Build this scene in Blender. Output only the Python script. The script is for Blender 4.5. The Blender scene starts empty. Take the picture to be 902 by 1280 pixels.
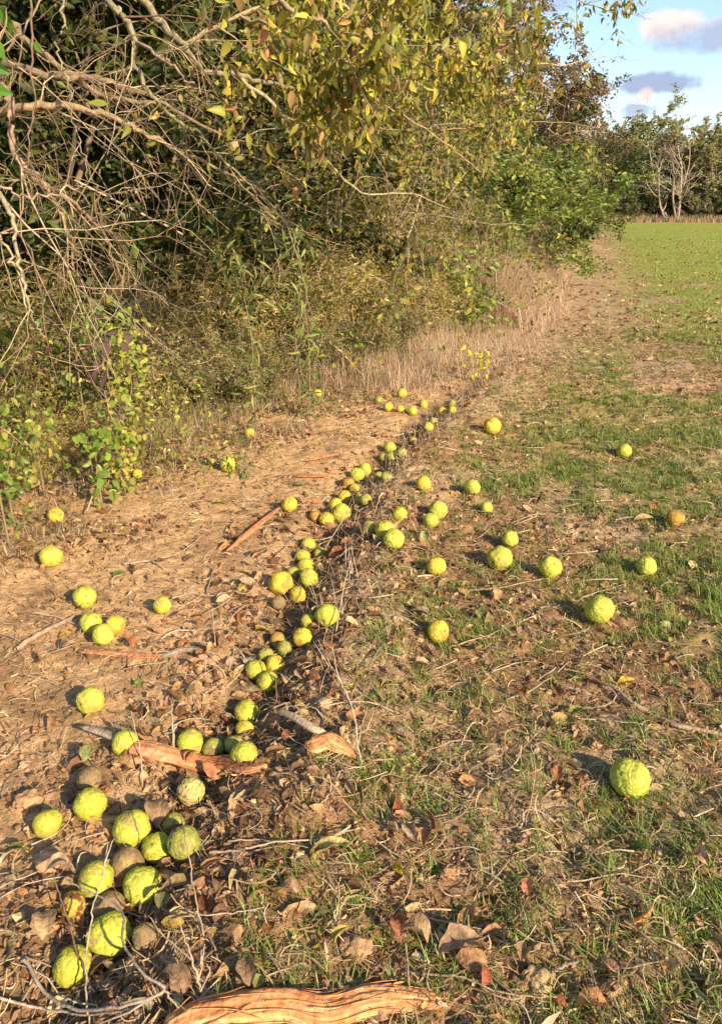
import bpy, math, random
import numpy as np
from mathutils import Vector, Matrix, noise as mnoise
R_ = math.radians
sc = bpy.context.scene
COL = sc.collection
rng = np.random.default_rng(11)
random.seed(5)

# ------------------------------------------------------------------ camera, sky, sun, exposure
CAM_H, PITCH, F = 1.6, 22.1, 960.0            # F in pixels of the 902x1280 photograph
cam_d = bpy.data.cameras.new('camera'); cam = bpy.data.objects.new('camera', cam_d); COL.objects.link(cam)
cam_d.sensor_fit = 'VERTICAL'; cam_d.sensor_height = 36.0; cam_d.lens = 36.0 * F / 1280.0
cam_d.clip_start = 0.05; cam_d.clip_end = 3000
cam.location = (0, 0, CAM_H); cam.rotation_euler = (R_(90 - PITCH), 0, 0)
sc.camera = cam

SUN_AZ, SUN_EL = 40.0, 27.0                   # degrees to the right of straight behind the camera; elevation
sun_dir = Vector((math.sin(R_(SUN_AZ)) * math.cos(R_(SUN_EL)), -math.cos(R_(SUN_AZ)) * math.cos(R_(SUN_EL)), math.sin(R_(SUN_EL))))
sl = bpy.data.lights.new('sun', 'SUN'); sl.energy = 4.6; sl.angle = R_(0.6); sl.color = (1.0, 0.81, 0.56)
so = bpy.data.objects.new('sun', sl); COL.objects.link(so)
so.rotation_euler = sun_dir.to_track_quat('Z', 'Y').to_euler(); so.location = (6, -4, 8)

def cam_dir(px, py):
    a = R_(PITCH)
    u, v = (px - 451.0) / F, -(py - 640.0) / F
    d = Vector((u, math.cos(a) + v * math.sin(a), -math.sin(a) + v * math.cos(a)))
    return d
def at(px, py, depth):                        # a point 'depth' metres along the optical axis
    return Vector((0, 0, CAM_H)) + cam_dir(px, py) * depth

world = bpy.data.worlds.new('World'); sc.world = world; world.use_nodes = True
wn, wl = world.node_tree.nodes, world.node_tree.links
wn.clear()
wout = wn.new('ShaderNodeOutputWorld'); wbg = wn.new('ShaderNodeBackground'); wbg.inputs['Strength'].default_value = 0.125
sky = wn.new('ShaderNodeTexSky'); sky.sky_type = 'NISHITA'; sky.sun_disc = False
sky.sun_elevation = R_(SUN_EL); sky.sun_rotation = math.atan2(sun_dir.x, sun_dir.y)
sky.air_density = 1.0; sky.dust_density = 0.4; sky.ozone_density = 1.6
wtc = wn.new('ShaderNodeTexCoord'); wsep = wn.new('ShaderNodeSeparateXYZ')
wl.new(wtc.outputs['Generated'], wsep.inputs[0])
def wmath(op, a, b=None, c=None, clamp=False):
    n = wn.new('ShaderNodeMath'); n.operation = op; n.use_clamp = clamp
    for i, v in enumerate((a, b, c)):
        if v is None: continue
        if isinstance(v, (int, float)): n.inputs[i].default_value = v
        else: wl.new(v, n.inputs[i])
    return n.outputs[0]
az = wmath('ARCTAN2', wsep.outputs[0], wsep.outputs[1]); el = wmath('ARCSINE', wsep.outputs[2])
wno = wn.new('ShaderNodeTexNoise'); wno.inputs['Scale'].default_value = 24; wno.inputs['Detail'].default_value = 6; wno.inputs['Roughness'].default_value = 0.6
wl.new(wtc.outputs['Generated'], wno.inputs['Vector'])
nz = wmath('SUBTRACT', wno.outputs['Fac'], 0.5)
cur = sky.outputs[0]
def wcloud(cur, px, py, wpx, hpx, col, amount=1.0, soft=0.55, rough=3.4):
    d = cam_dir(px, py).normalized()
    a0, e0 = math.atan2(d.x, d.y), math.asin(d.z)
    da = wmath('MULTIPLY', wmath('SUBTRACT', az, a0), F / wpx)
    de = wmath('MULTIPLY', wmath('SUBTRACT', el, e0), F / hpx)
    r2 = wmath('ADD', wmath('MULTIPLY', da, da), wmath('MULTIPLY', de, de))
    t = wmath('ADD', wmath('SUBTRACT', 1.0, r2), wmath('MULTIPLY', nz, rough))
    m = wmath('MULTIPLY', wmath('DIVIDE', t, soft, clamp=True), amount, clamp=True)
    mx = wn.new('ShaderNodeMix'); mx.data_type = 'RGBA'
    wl.new(m, mx.inputs['Factor']); wl.new(cur, mx.inputs['A']); mx.inputs['B'].default_value = (*col, 1)
    return mx.outputs['Result']
CLW = (6.6, 5.5, 5.3)
cur = wcloud(cur, 640, 205, 460, 40, (4.3, 3.8, 3.8), 0.65, 0.9)
cur = wcloud(cur, 800, 150, 160, 40, (3.7, 4.2, 4.5), 0.35, 1.2)
cur = wcloud(cur, 845, 32, 44, 16, (5.3, 4.3, 3.9), 1.0, 0.8)
cur = wcloud(cur, 878, 46, 56, 17, (2.2, 2.5, 3.4), 0.85, 0.8)
cur = wcloud(cur, 805, 104, 56, 11, (1.9, 2.3, 3.4), 0.95, 0.8)
cur = wcloud(cur, 800, 138, 24, 9, (2.1, 2.4, 3.4), 0.8, 0.7)
cur = wcloud(cur, 806, 122, 10, 9, (5.0, 3.8, 3.4), 0.8, 0.8)
cur = wcloud(cur, 690, 2, 20, 9, (2.3, 2.6, 3.5), 0.7, 0.8)
wl.new(cur, wbg.inputs['Color']); wl.new(wbg.outputs[0], wout.inputs[0])

sc.view_settings.view_transform = 'Standard'; sc.view_settings.look = 'None'
sc.view_settings.gamma = 1.0; sc.view_settings.use_curve_mapping = False
sc.view_settings.exposure = 0.88
sc.cycles.max_bounces = 6; sc.cycles.diffuse_bounces = 3; sc.cycles.glossy_bounces = 2
sc.cycles.transmission_bounces = 3; sc.cycles.transparent_max_bounces = 4

# ------------------------------------------------------------------ noise and ground shape
def vnoise(x, y, seed=0):
    x = np.asarray(x, float); y = np.asarray(y, float)
    xi = np.floor(x).astype(np.int64); yi = np.floor(y).astype(np.int64)
    fx, fy = x - xi, y - yi
    fx = fx * fx * (3 - 2 * fx); fy = fy * fy * (3 - 2 * fy)
    def h(i, j):
        n = (i * 374761393 + j * 668265263 + seed * 974634777) & 0xffffffff
        n = ((n ^ (n >> 13)) * 1274126177) & 0xffffffff
        n = (n ^ (n >> 16)) & 0xffffffff
        return n / 4294967295.0
    return (h(xi, yi) * (1 - fx) + h(xi + 1, yi) * fx) * (1 - fy) + (h(xi, yi + 1) * (1 - fx) + h(xi + 1, yi + 1) * fx) * fy
def fbm(x, y, oct=4, seed=0):
    s, a, t = 0.0, 1.0, 0.0
    x = np.asarray(x, float); y = np.asarray(y, float)
    for k in range(oct):
        s = s + a * vnoise(x * 2 ** k + 17.3 * k, y * 2 ** k - 9.1 * k, seed + k); t += a; a *= 0.5
    return s / t
def sstep(a, b, x):
    t = np.clip((np.asarray(x, float) - a) / (b - a), 0, 1)
    return t * t * (3 - 2 * t)
def flat(px, py):
    d = cam_dir(px, py); k = CAM_H / -d.z
    return (d.x * k, d.y * k)
RUT = [flat(*p) for p in [(-40, 1500), (60, 1290), (140, 1170), (205, 1060), (280, 930), (338, 840), (372, 755), (402, 680), (432, 622), (480, 570), (535, 518), (590, 478), (640, 440)]]
EDGE = [(-8.5, -20), (-4.4, -4), (-3.3, 0), (-2.7, 2.2), (-2.15, 3.9), (-1.5, 5.1), (-0.85, 6.4), (-0.2, 7.2), (0.9, 8.9), (2.1, 12), (4.9, 22), (8.4, 35), (17.5, 70), (40, 160)]
def sdist(x, y, poly):                        # signed distance, positive to the right of the line's direction
    x = np.asarray(x, float); y = np.asarray(y, float)
    best = np.full(x.shape, 1e9); sg = np.ones(x.shape)
    for (ax, ay), (bx, by) in zip(poly[:-1], poly[1:]):
        dx, dy = bx - ax, by - ay
        t = np.clip(((x - ax) * dx + (y - ay) * dy) / (dx * dx + dy * dy), 0, 1)
        ex, ey = x - (ax + t * dx), y - (ay + t * dy)
        d = np.hypot(ex, ey); s = np.sign(dy * ex - dx * ey)
        m = d < best
        best = np.where(m, d, best); sg = np.where(m, s, sg)
    return best * np.where(sg == 0, 1, sg)
def coarse_h(x, y):
    s = sdist(x, y, RUT); e = sdist(x, y, EDGE)
    n = fbm(x * 1.3, y * 1.3, 3, 3) - 0.5
    endf = 1 - sstep(6.5, 9.0, y)
    w = 0.10 + 0.05 * n
    rut = -(0.064 + 0.05 * n) * np.exp(-((s + 0.03) / (w + 0.035)) ** 2)
    bank = 0.05 * np.exp(-((s - 0.32) / 0.22) ** 2) - 0.03 * sstep(-0.05, -0.5, s) * sstep(-2.2, -1.2, s)
    h = (rut + bank) * endf * sstep(-3, 0.5, y)
    h = h + 0.10 * (fbm(x * 0.5, y * 0.5, 3, 21) - 0.5) * sstep(0.2, 3, np.abs(s))
    h = h + 0.22 * sstep(0.0, -2.5, e) * (0.5 + fbm(x * 0.4, y * 0.4, 2, 9))
    h = h + 0.7 * (fbm(x * 0.02, y * 0.02, 2, 40) - 0.5) * sstep(15, 60, np.hypot(x, y))
    return h
def fine_h(x, y):
    s = sdist(x, y, RUT)
    rough = 0.55 + 0.6 * sstep(-0.3, 0.2, s)
    n = 0.045 * (fbm(x * 4.5, y * 4.5, 4, 5) - 0.5) + 0.030 * (fbm(x * 15, y * 15, 3, 7) - 0.5) + 0.014 * (fbm(x * 42, y * 42, 2, 8) - 0.5)
    r = 1 - np.abs(2 * fbm(x * 9, y * 9, 3, 31) - 1)
    return (n + 0.018 * (r - 0.7)) * rough
def H(x, y): return coarse_h(x, y) + fine_h(x, y)
def hz(x, y): return float(H(np.array([x]), np.array([y]))[0])
def P(px, py, up=0.0):                        # point where the sight line meets the ground raised by 'up'
    d = cam_dir(px, py); k = (CAM_H - up) / -d.z
    for _ in range(9):
        x, y = d.x * k, d.y * k
        k = 0.4 * k + 0.6 * (CAM_H - up - hz(x, y)) / -d.z
    return Vector((d.x * k, d.y * k, CAM_H + d.z * k)), k

# ------------------------------------------------------------------ mesh helpers
def mesh_np(name, V, F_, tint=None, smooth=True, mat=None):
    me = bpy.data.meshes.new(name)
    V = np.asarray(V, np.float32); n = len(V)
    me.vertices.add(n); me.vertices.foreach_set('co', V.ravel())
    groups = F_ if isinstance(F_, list) else [F_]
    groups = [np.asarray(g, np.int32) for g in groups if len(g)]
    tot = sum(g.size for g in groups); nf = sum(len(g) for g in groups)
    me.loops.add(tot); me.loops.foreach_set('vertex_index', np.concatenate([g.ravel() for g in groups]))
    me.polygons.add(nf)
    sizes = np.concatenate([np.full(len(g), g.shape[1], np.int32) for g in groups])
    starts = np.concatenate([[0], np.cumsum(sizes)[:-1]]).astype(np.int32)
    me.polygons.foreach_set('loop_start', starts)
    me.polygons.foreach_set('use_smooth', np.full(nf, smooth))
    me.update(calc_edges=True)
    if tint is not None:
        t = np.asarray(tint, np.float32)
        if t.shape[1] == 3: t = np.concatenate([t, np.ones((len(t), 1), np.float32)], 1)
        ca = me.color_attributes.new('tint', 'FLOAT_COLOR', 'POINT'); ca.data.foreach_set('color', t.ravel())
    if mat: me.materials.append(mat)
    return me
def link(name, me, parent=None, loc=None):
    o = bpy.data.objects.new(name, me); COL.objects.link(o)
    if loc is not None: o.location = loc
    if parent: o.parent = parent
    return o
def tag(o, label=None, cat=None, group=None, kind=None):
    if label: o['label'] = label
    if cat: o['category'] = cat
    if group: o['group'] = group
    if kind: o['kind'] = kind
    return o
def empty(name, loc, rz=0.0):
    o = bpy.data.objects.new(name, None); COL.objects.link(o); o.location = loc; o.rotation_euler = (0, 0, rz)
    o.empty_display_size = 0.1
    return o
def copy_tree(o, parent=None):
    c = o.copy(); COL.objects.link(c); c.parent = parent
    for ch in list(o.children): copy_tree(ch, c)
    return c
def frames(d, r):                             # orthonormal frames whose y axis is d, random roll
    d = d / np.linalg.norm(d, axis=1, keepdims=True)
    a = r.normal(size=d.shape); a -= (a * d).sum(1, keepdims=True) * d
    a /= np.linalg.norm(a, axis=1, keepdims=True) + 1e-9
    return np.stack([a, d, np.cross(a, d)], 2)    # columns x,y,z
def frames_up(d, r, spread=0.5):              # y axis d, z axis near up
    d = d / np.linalg.norm(d, axis=1, keepdims=True)
    up = np.array([0, 0, 1.0]) + spread * r.normal(size=d.shape)
    z = up - (up * d).sum(1, keepdims=True) * d
    z /= np.linalg.norm(z, axis=1, keepdims=True) + 1e-9
    return np.stack([np.cross(d, z), d, z], 2)
def scatter(tv, tf, pos, rot, scl, col=None, tshade=None):
    tv = np.asarray(tv, float); tf = np.asarray(tf); n, k = len(pos), len(tv)
    scl = np.asarray(scl, float)
    if scl.ndim == 1: scl = scl[:, None]
    loc = tv[None] * scl[:, None, :] if scl.shape[1] == 3 else tv[None] * scl[:, None, :]
    V = np.einsum('nij,nkj->nki', rot, loc) + pos[:, None, :]
    Fc = (tf[None] + (np.arange(n) * k)[:, None, None]).reshape(-1, tf.shape[1])
    C = None
    if col is not None:
        C = np.repeat(np.asarray(col)[:, None, :], k, 1)
        if tshade is not None: C = C * np.asarray(tshade)[None, :, None]
        C = C.reshape(-1, 3)
    return V.reshape(-1, 3), Fc, C
def merge(parts):                             # [(V,F,C)] with equal face sizes
    Vs, Fs, Cs, o = [], [], [], 0
    for V, Fc, C in parts:
        Vs.append(V); Fs.append(Fc + o); Cs.append(C); o += len(V)
    return np.concatenate(Vs), np.concatenate(Fs), np.concatenate(Cs)
def palette(r, n, cols, w=None, var=0.12):
    cols = np.array(cols, float); i = r.choice(len(cols), n, p=None if w is None else np.array(w) / sum(w))
    return np.clip(cols[i] * (1 + var * r.normal(size=(n, 1))) * (1 + 0.4 * var * r.normal(size=(n, 3))), 0.004, 0.95)

# leaf templates: y is the length (0..1), x the width, z the normal; all quads
def leaf_template(w=0.5, fold=0.12, curl=0.15, rows=(0, .22, .5, .78, 1), prof=(.12, .85, 1, .6, .04)):
    V, Q = [], []
    for y, p in zip(rows, prof):
        z = -curl * y * y
        V += [(-w / 2 * p, y, z + fold * p), (0, y, z), (w / 2 * p, y, z + fold * p)]
    for i in range(len(rows) - 1):
        a = 3 * i; Q += [(a, a + 1, a + 4, a + 3), (a + 1, a + 2, a + 5, a + 4)]
    return np.array(V), np.array(Q)
LEAF = leaf_template()
LEAF_LOW = leaf_template(0.55, 0.10, 0.12, (0, .5, 1), (.15, 1, .08))
LEAF_NARROW = leaf_template(0.2, 0.03, 0.35, (0, .35, .7, 1), (.3, 1, .7, .05))
LEAF_CURL = leaf_template(0.62, 0.22, 0.35, (0, .2, .5, .8, 1), (.15, .9, 1, .7, .08))
QUAD_ = (np.array([(-.5, 0, 0), (.5, 0, 0), (.35, 1, 0.1), (-.35, 1, 0.1)]), np.array([(0, 1, 2, 3)]))
def blade_template(w=0.05, bend=0.4, n=3):
    V, Q = [], []
    for i in range(n + 1):
        t = i / n; ww = w * (1 - 0.85 * t ** 1.5)
        V += [(-ww / 2, bend * t * t, t * (1 - 0.25 * bend * t)), (ww / 2, bend * t * t, t * (1 - 0.25 * bend * t))]
    for i in range(n): a = 2 * i; Q.append((a, a + 1, a + 3, a + 2))
    return np.array(V), np.array(Q)

def tubes(lines, sides=5):
    """lines: list of (pts (m,3), radii (m,), colour (3,)) -> V, F, C (all quads)"""
    Vs, Fs, Cs, o = [], [], [], 0
    ang = np.arange(sides) * 2 * math.pi / sides; ca, sa = np.cos(ang), np.sin(ang)
    for pts, rad, colr in lines:
        pts = np.asarray(pts, float); rad = np.asarray(rad, float); m = len(pts)
        t = np.gradient(pts, axis=0); t /= np.linalg.norm(t, axis=1, keepdims=True) + 1e-9
        ref = np.array([0.31, 0.17, 0.93]) if abs(t[0, 2]) < 0.8 else np.array([0.93, 0.2, 0.1])
        u = np.cross(t, ref); u /= np.linalg.norm(u, axis=1, keepdims=True) + 1e-9
        v = np.cross(t, u)
        ring = pts[:, None] + rad[:, None, None] * (ca[None, :, None] * u[:, None] + sa[None, :, None] * v[:, None])
        Vs.append(ring.reshape(-1, 3))
        i = np.arange(m - 1)[:, None] * sides; j = np.arange(sides)[None]; j2 = (j + 1) % sides
        Fs.append(np.stack([i + j, i + j2, i + sides + j2, i + sides + j], 2).reshape(-1, 4) + o)
        c = np.repeat(np.asarray(colr, float)[None], m * sides, 0); Cs.append(c); o += m * sides
    return np.concatenate(Vs), np.concatenate(Fs), np.concatenate(Cs)
def smooth_line(pts, n=4):
    pts = [np.array(p, float) for p in pts]
    if len(pts) < 3:
        return np.array([pts[0] + (pts[1] - pts[0]) * k / n for k in range(n + 1)])
    out = []
    ext = [2 * pts[0] - pts[1]] + pts + [2 * pts[-1] - pts[-2]]
    for i in range(1, len(ext) - 2):
        p0, p1, p2, p3 = ext[i - 1:i + 3]
        for k in range(n):
            t = k / n
            out.append(0.5 * ((2 * p1) + (-p0 + p2) * t + (2 * p0 - 5 * p1 + 4 * p2 - p3) * t * t + (-p0 + 3 * p1 - 3 * p2 + p3) * t ** 3))
    out.append(pts[-1])
    return np.array(out)

# ------------------------------------------------------------------ materials
def new_mat(name):
    m = bpy.data.materials.new(name); m.use_nodes = True
    return m, m.node_tree.nodes, m.node_tree.links
def tint_mat(name, rough=0.6, trans=0.0, spec=0.3, nscale=0, namt=0.3, bump=0.0, bscale=60, stretch=None):
    m, n, l = new_mat(name)
    b = n['Principled BSDF']; b.inputs['Roughness'].default_value = rough; b.inputs['Specular IOR Level'].default_value = spec
    at_ = n.new('ShaderNodeAttribute'); at_.attribute_name = 'tint'; colr = at_.outputs['Color']
    tc = n.new('ShaderNodeTexCoord'); vec = tc.outputs['Object']
    if stretch:
        mp = n.new('ShaderNodeMapping'); mp.inputs['Scale'].default_value = stretch; l.new(vec, mp.inputs[0]); vec = mp.outputs[0]
    if nscale:
        no = n.new('ShaderNodeTexNoise'); no.inputs['Scale'].default_value = nscale; no.inputs['Detail'].default_value = 4
        l.new(vec, no.inputs['Vector'])
        mr = n.new('ShaderNodeMapRange'); mr.inputs['From Min'].default_value = 0.3; mr.inputs['From Max'].default_value = 0.7
        mr.inputs['To Min'].default_value = 1 - namt; mr.inputs['To Max'].default_value = 1 + namt; l.new(no.outputs['Fac'], mr.inputs['Value'])
        mx = n.new('ShaderNodeMix'); mx.data_type = 'RGBA'; mx.blend_type = 'MULTIPLY'; mx.inputs['Factor'].default_value = 1
        l.new(colr, mx.inputs['A']); l.new(mr.outputs[0], mx.inputs['B']); colr = mx.outputs['Result']
    l.new(colr, b.inputs['Base Color'])
    if bump:
        nb = n.new('ShaderNodeTexNoise'); nb.inputs['Scale'].default_value = bscale; nb.inputs['Detail'].default_value = 5
        l.new(vec, nb.inputs['Vector'])
        bp = n.new('ShaderNodeBump'); bp.inputs['Strength'].default_value = bump; bp.inputs['Distance'].default_value = 0.01
        l.new(nb.outputs['Fac'], bp.inputs['Height']); l.new(bp.outputs[0], b.inputs['Normal'])
    if trans:
        tr = n.new('ShaderNodeBsdfTranslucent'); l.new(colr, tr.inputs['Color'])
        ms = n.new('ShaderNodeMixShader'); ms.inputs[0].default_value = trans
        l.new(b.outputs[0], ms.inputs[1]); l.new(tr.outputs[0], ms.inputs[2]); l.new(ms.outputs[0], n['Material Output'].inputs['Surface'])
    return m
M_LEAF = tint_mat('living_leaf', 0.45, 0.35, 0.35)
M_DRY = tint_mat('dry_leaf', 0.7, 0.18, 0.2, 55, 0.42, 0.6, 130)
M_STRAW = tint_mat('straw', 0.65, 0.15, 0.25)
M_GRASS = tint_mat('grass_blade', 0.45, 0.35, 0.35)
M_BARK = tint_mat('tree_bark', 0.85, 0, 0.15, 35, 0.35, 0.6, 90)
M_ORANGE = tint_mat('orange_inner_bark', 0.75, 0, 0.2, 45, 0.28, 0.9, 60)
M_CLOD = tint_mat('soil_clod', 0.95, 0, 0.1, 60, 0.25, 0.6, 120)
M_FRUIT = tint_mat('hedge_apple_skin', 0.5, 0, 0.3, 6, 0.14, 0.35, 26)

def ground_material():
    m, n, l = new_mat('soil')
    b = n['Principled BSDF']; b.inputs['Roughness'].default_value = 0.95; b.inputs['Specular IOR Level'].default_value = 0.1
    a = n.new('ShaderNodeAttribute'); a.attribute_name = 'tint'
    tc = n.new('ShaderNodeTexCoord')
    def noise(s, d=6, r=0.6):
        x = n.new('ShaderNodeTexNoise'); x.inputs['Scale'].default_value = s; x.inputs['Detail'].default_value = d; x.inputs['Roughness'].default_value = r
        l.new(tc.outputs['Object'], x.inputs['Vector']); return x.outputs['Fac']
    def mult(colr, fac, lo, hi, f0=0.3, f1=0.7):
        mr = n.new('ShaderNodeMapRange'); mr.inputs['From Min'].default_value = f0; mr.inputs['From Max'].default_value = f1
        mr.inputs['To Min'].default_value = lo; mr.inputs['To Max'].default_value = hi; l.new(fac, mr.inputs['Value'])
        mx = n.new('ShaderNodeMix'); mx.data_type = 'RGBA'; mx.blend_type = 'MULTIPLY'; mx.inputs['Factor'].default_value = 1
        l.new(colr, mx.inputs['A']); l.new(mr.outputs[0], mx.inputs['B']); return mx.outputs['Result']
    c = mult(a.outputs['Color'], noise(28), 0.7, 1.25)
    c = mult(c, noise(150, 4), 0.72, 1.25)
    l.new(c, b.inputs['Base Color'])
    bp = n.new('ShaderNodeBump'); bp.inputs['Strength'].default_value = 0.9; bp.inputs['Distance'].default_value = 0.012
    l.new(noise(75, 8, 0.7), bp.inputs['Height'])
    bp2 = n.new('ShaderNodeBump'); bp2.inputs['Strength'].default_value = 0.6; bp2.inputs['Distance'].default_value = 0.03
    l.new(noise(18, 6, 0.65), bp2.inputs['Height']); l.new(bp.outputs[0], bp2.inputs['Normal'])
    l.new(bp2.outputs[0], b.inputs['Normal'])
    return m

# ------------------------------------------------------------------ ground sheet
def axis(lo_d, hi_d, step, lo, hi, g=1.05):
    mid = list(np.arange(lo_d, hi_d, step)); a, s = mid[-1], step
    while a < hi: s *= g; a += s; mid.append(a)
    b, s = lo_d, step; pre = []
    while b > lo: s *= g; b -= s; pre.append(b)
    return np.array(pre[::-1] + mid)
def green_mask(x, y):                         # 0..1, how much green grass grows at a spot
    e = sdist(x, y, EDGE); s = sdist(x, y, RUT); r = np.hypot(x, y)
    lane = sstep(0.9, 2.6, e - 0.02 * r)
    near = sstep(0.25, 1.1, s) * (1 - sstep(7, 9, y)) + lane * sstep(7, 9, y)
    patch = fbm(x * 1.1, y * 1.1, 4, 51)
    strips = fbm((x - 0.26 * y) * 0.9, y * 0.12, 3, 77)
    thr = 0.480 - 0.02 * sstep(3.5, 12, r) - 0.22 * sstep(9, 26, r)
    g = sstep(thr - 0.07, thr + 0.09, 0.6 * patch + 0.4 * strips)
    far = sstep(60, 66, y)                      # bare earth band at the far side of the field
    return g * near * (1 - far)
def build_ground():
    xs = axis(-3.2, 3.6, 0.014, -260, 330); ys = axis(0.9, 7.0, 0.014, -120, 420)
    X, Y = np.meshgrid(xs, ys); X = X.ravel(); Y = Y.ravel()
    Z = H(X, Y); V = np.stack([X, Y, Z], 1)
    nx, ny = len(xs), len(ys)
    i = np.arange(ny - 1)[:, None] * nx; j = np.arange(nx - 1)[None]
    Q = np.stack([i + j, i + j + 1, i + nx + j + 1, i + nx + j], 2).reshape(-1, 4)
    s = sdist(X, Y, RUT); e = sdist(X, Y, EDGE); r = np.hypot(X, Y)
    sand = np.array((0.65, 0.405, 0.20)); soil = np.array((0.38, 0.22, 0.105)); dark = np.array((0.13, 0.082, 0.042))
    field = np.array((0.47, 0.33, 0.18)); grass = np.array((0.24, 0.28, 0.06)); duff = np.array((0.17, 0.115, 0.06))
    straw = np.array((0.52, 0.37, 0.21)); red = np.array((0.44, 0.25, 0.13))
    p1 = fbm(X * 1.6, Y * 1.6, 4, 61); p2 = fbm(X * 5, Y * 5, 4, 63)
    mixc = lambda a, b, t: a * (1 - t[:, None]) + b * t[:, None]
    c = mixc(np.repeat(soil[None], len(X), 0), field, sstep(0.42, 0.62, p1))
    c = mixc(c, np.repeat(red[None], len(X), 0), 0.5 * sstep(0.5, 0.65, fbm(X * 2.3, Y * 2.3, 3, 65)))
    c = mixc(c, np.repeat(sand[None], len(X), 0), sstep(-0.02, -0.22, s) * sstep(0.30, 0.50, 0.65 * p1 + 0.35 * p2 + 0.08) * (1 - sstep(7.5, 9, Y)))
    c = mixc(c, np.repeat(dark[None], len(X), 0), 0.45 * sstep(0.56, 0.68, p2) )
    c = mixc(c, np.repeat(dark[None], len(X), 0), 0.45 * np.exp(-(s / 0.14) ** 2) * (1 - sstep(7, 9, Y)))
    c = mixc(c, np.repeat(straw[None], len(X), 0), sstep(6.5, 9, Y) * sstep(3.5, 0.5, e) * 0.9)
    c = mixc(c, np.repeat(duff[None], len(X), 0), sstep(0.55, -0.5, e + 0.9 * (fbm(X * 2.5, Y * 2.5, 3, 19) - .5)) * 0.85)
    g = green_mask(X, Y)
    gl = mixc(np.repeat(grass[None], len(X), 0), np.repeat(np.array((0.27, 0.31, 0.05))[None], len(X), 0), sstep(8, 24, r))
    c = mixc(c, gl, g * (0.35 + 0.6 * sstep(5, 16, r)))
    c = mixc(c, np.repeat(red[None], len(X), 0), 0.8 * sstep(60, 66, Y))
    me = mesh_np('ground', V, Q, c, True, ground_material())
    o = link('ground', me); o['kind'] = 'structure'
build_ground()

# ------------------------------------------------------------------ trees and shrubs
def grow(r, out, p, d, L, rad, level, cfg):
    n = cfg['steps'][level]; pts = [np.array(p, float)]; dirs = []
    d = np.array(d, float); d /= np.linalg.norm(d); st = L / n
    for i in range(n):
        d = d + cfg['wig'][level] * r.normal(size=3) + np.array([0, 0, cfg['trop'][level]]) * (1.0 / n)
        d /= np.linalg.norm(d); pts.append(pts[-1] + d * st); dirs.append(d.copy())
    rads = rad * (1 - (1 - cfg['taper']) * np.linspace(0, 1, n + 1))
    out[level].append((np.array(pts), rads))
    if level + 1 < len(cfg['steps']):
        for _ in range(cfg['kids'][level]):
            t = cfg['from'][level] + (1 - cfg['from'][level]) * r.random(); k = min(int(t * n), n - 1)
            base = pts[k] + (pts[k + 1] - pts[k]) * (t * n - k)
            q = r.normal(size=3); q -= q.dot(dirs[k]) * dirs[k]; q /= np.linalg.norm(q) + 1e-9
            a = cfg['ang'][level] * (0.7 + 0.6 * r.random())
            nd = dirs[k] * math.cos(a) + q * math.sin(a)
            grow(r, out, base, nd, L * cfg['lf'][level] * (0.6 + 0.7 * r.random()) * (1 - 0.35 * t), rads[k] * cfg['rf'], level + 1, cfg)
BASE = dict(steps=(7, 6, 5, 4), wig=(.10, .16, .2, .22), trop=(.2, .1, -.1, -.2), taper=.35, kids=(9, 6, 5), ang=(.9, .8, .8), lf=(.55, .5, .45), rf=.55)
BASE['from'] = (.2, .15, .1)
def cfg(**k):
    c = dict(BASE); c.update(k); return c
def plant_meshes(name, seed, stems, c, bark, leafcols, nleaf, lsize, leafw=None, tmpl=LEAF_LOW, sides=(7, 5, 3, 3), droop=-0.4, spread=0.06, jitter=0.1, leaf_mat=None, maxr=9):
    """returns dict part -> mesh"""
    r = np.random.default_rng(seed); out = [[] for _ in c['steps']]
    for (p, d, L, rad) in stems: grow(r, out, p, d, L, rad, 0, c)
    res = {}
    def tm(levels, nm):
        parts = []
        for lv in levels:
            if not out[lv]: continue
            cl = palette(r, len(out[lv]), bark, None, 0.15)
            parts.append(tubes([(pp, np.maximum(rr, 0.0015), cl[i]) for i, (pp, rr) in enumerate(out[lv])], sides[lv]))
        V, Fc, C = merge(parts)
        return mesh_np(nm, V, Fc, C, True, M_BARK)
    res['trunk'] = tm([0], name + '_trunk'); res['branches'] = tm(range(1, len(c['steps'])), name + '_branches')
    if nleaf:
        tw = out[-1] + out[-2]; wts = np.array([len(a[0]) * np.linalg.norm(a[0][-1] - a[0][0]) for a in tw]); wts /= wts.sum()
        idx = r.choice(len(tw), nleaf, p=wts); pos = np.empty((nleaf, 3))
        for k, i in enumerate(idx):
            pp = tw[i][0]; t = r.random() * (len(pp) - 1); a = int(t); pos[k] = pp[a] + (pp[a + 1] - pp[a]) * (t - a)
        pos += spread * r.normal(size=(nleaf, 3))
        d = r.normal(size=(nleaf, 3)); d[:, 2] = d[:, 2] * 0.6 + droop
        sz = lsize * (0.6 + 0.7 * r.random(nleaf))
        V, Fc, C = scatter(tmpl[0], tmpl[1], pos, frames(d, r), sz, palette(r, nleaf, leafcols, leafw, 0.18))
        res['leaves'] = mesh_np(name + '_leaves', V, Fc, C, False, leaf_mat or M_LEAF)
    return res
def plant(name, label, cat, group, meshes, loc, rz=0, scale=1.0, partnames=None):
    e = empty(name, loc, rz); e.scale = (scale,) * 3 if isinstance(scale, (int, float)) else scale
    tag(e, label, cat, group)
    pn = {'trunk': 'trunk', 'branches': 'branches', 'leaves': 'crown'}
    if partnames: pn.update(partnames)
    for k, me in meshes.items(): link(pn[k], me, e)
    return e
BARK_TAN = [(.40, .29, .19), (.46, .35, .24), (.30, .22, .15)]
BARK_BR = [(.20, .145, .10), (.26, .19, .13), (.15, .11, .08)]
BARK_PALE = [(.44, .36, .27), (.38, .30, .22)]
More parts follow.
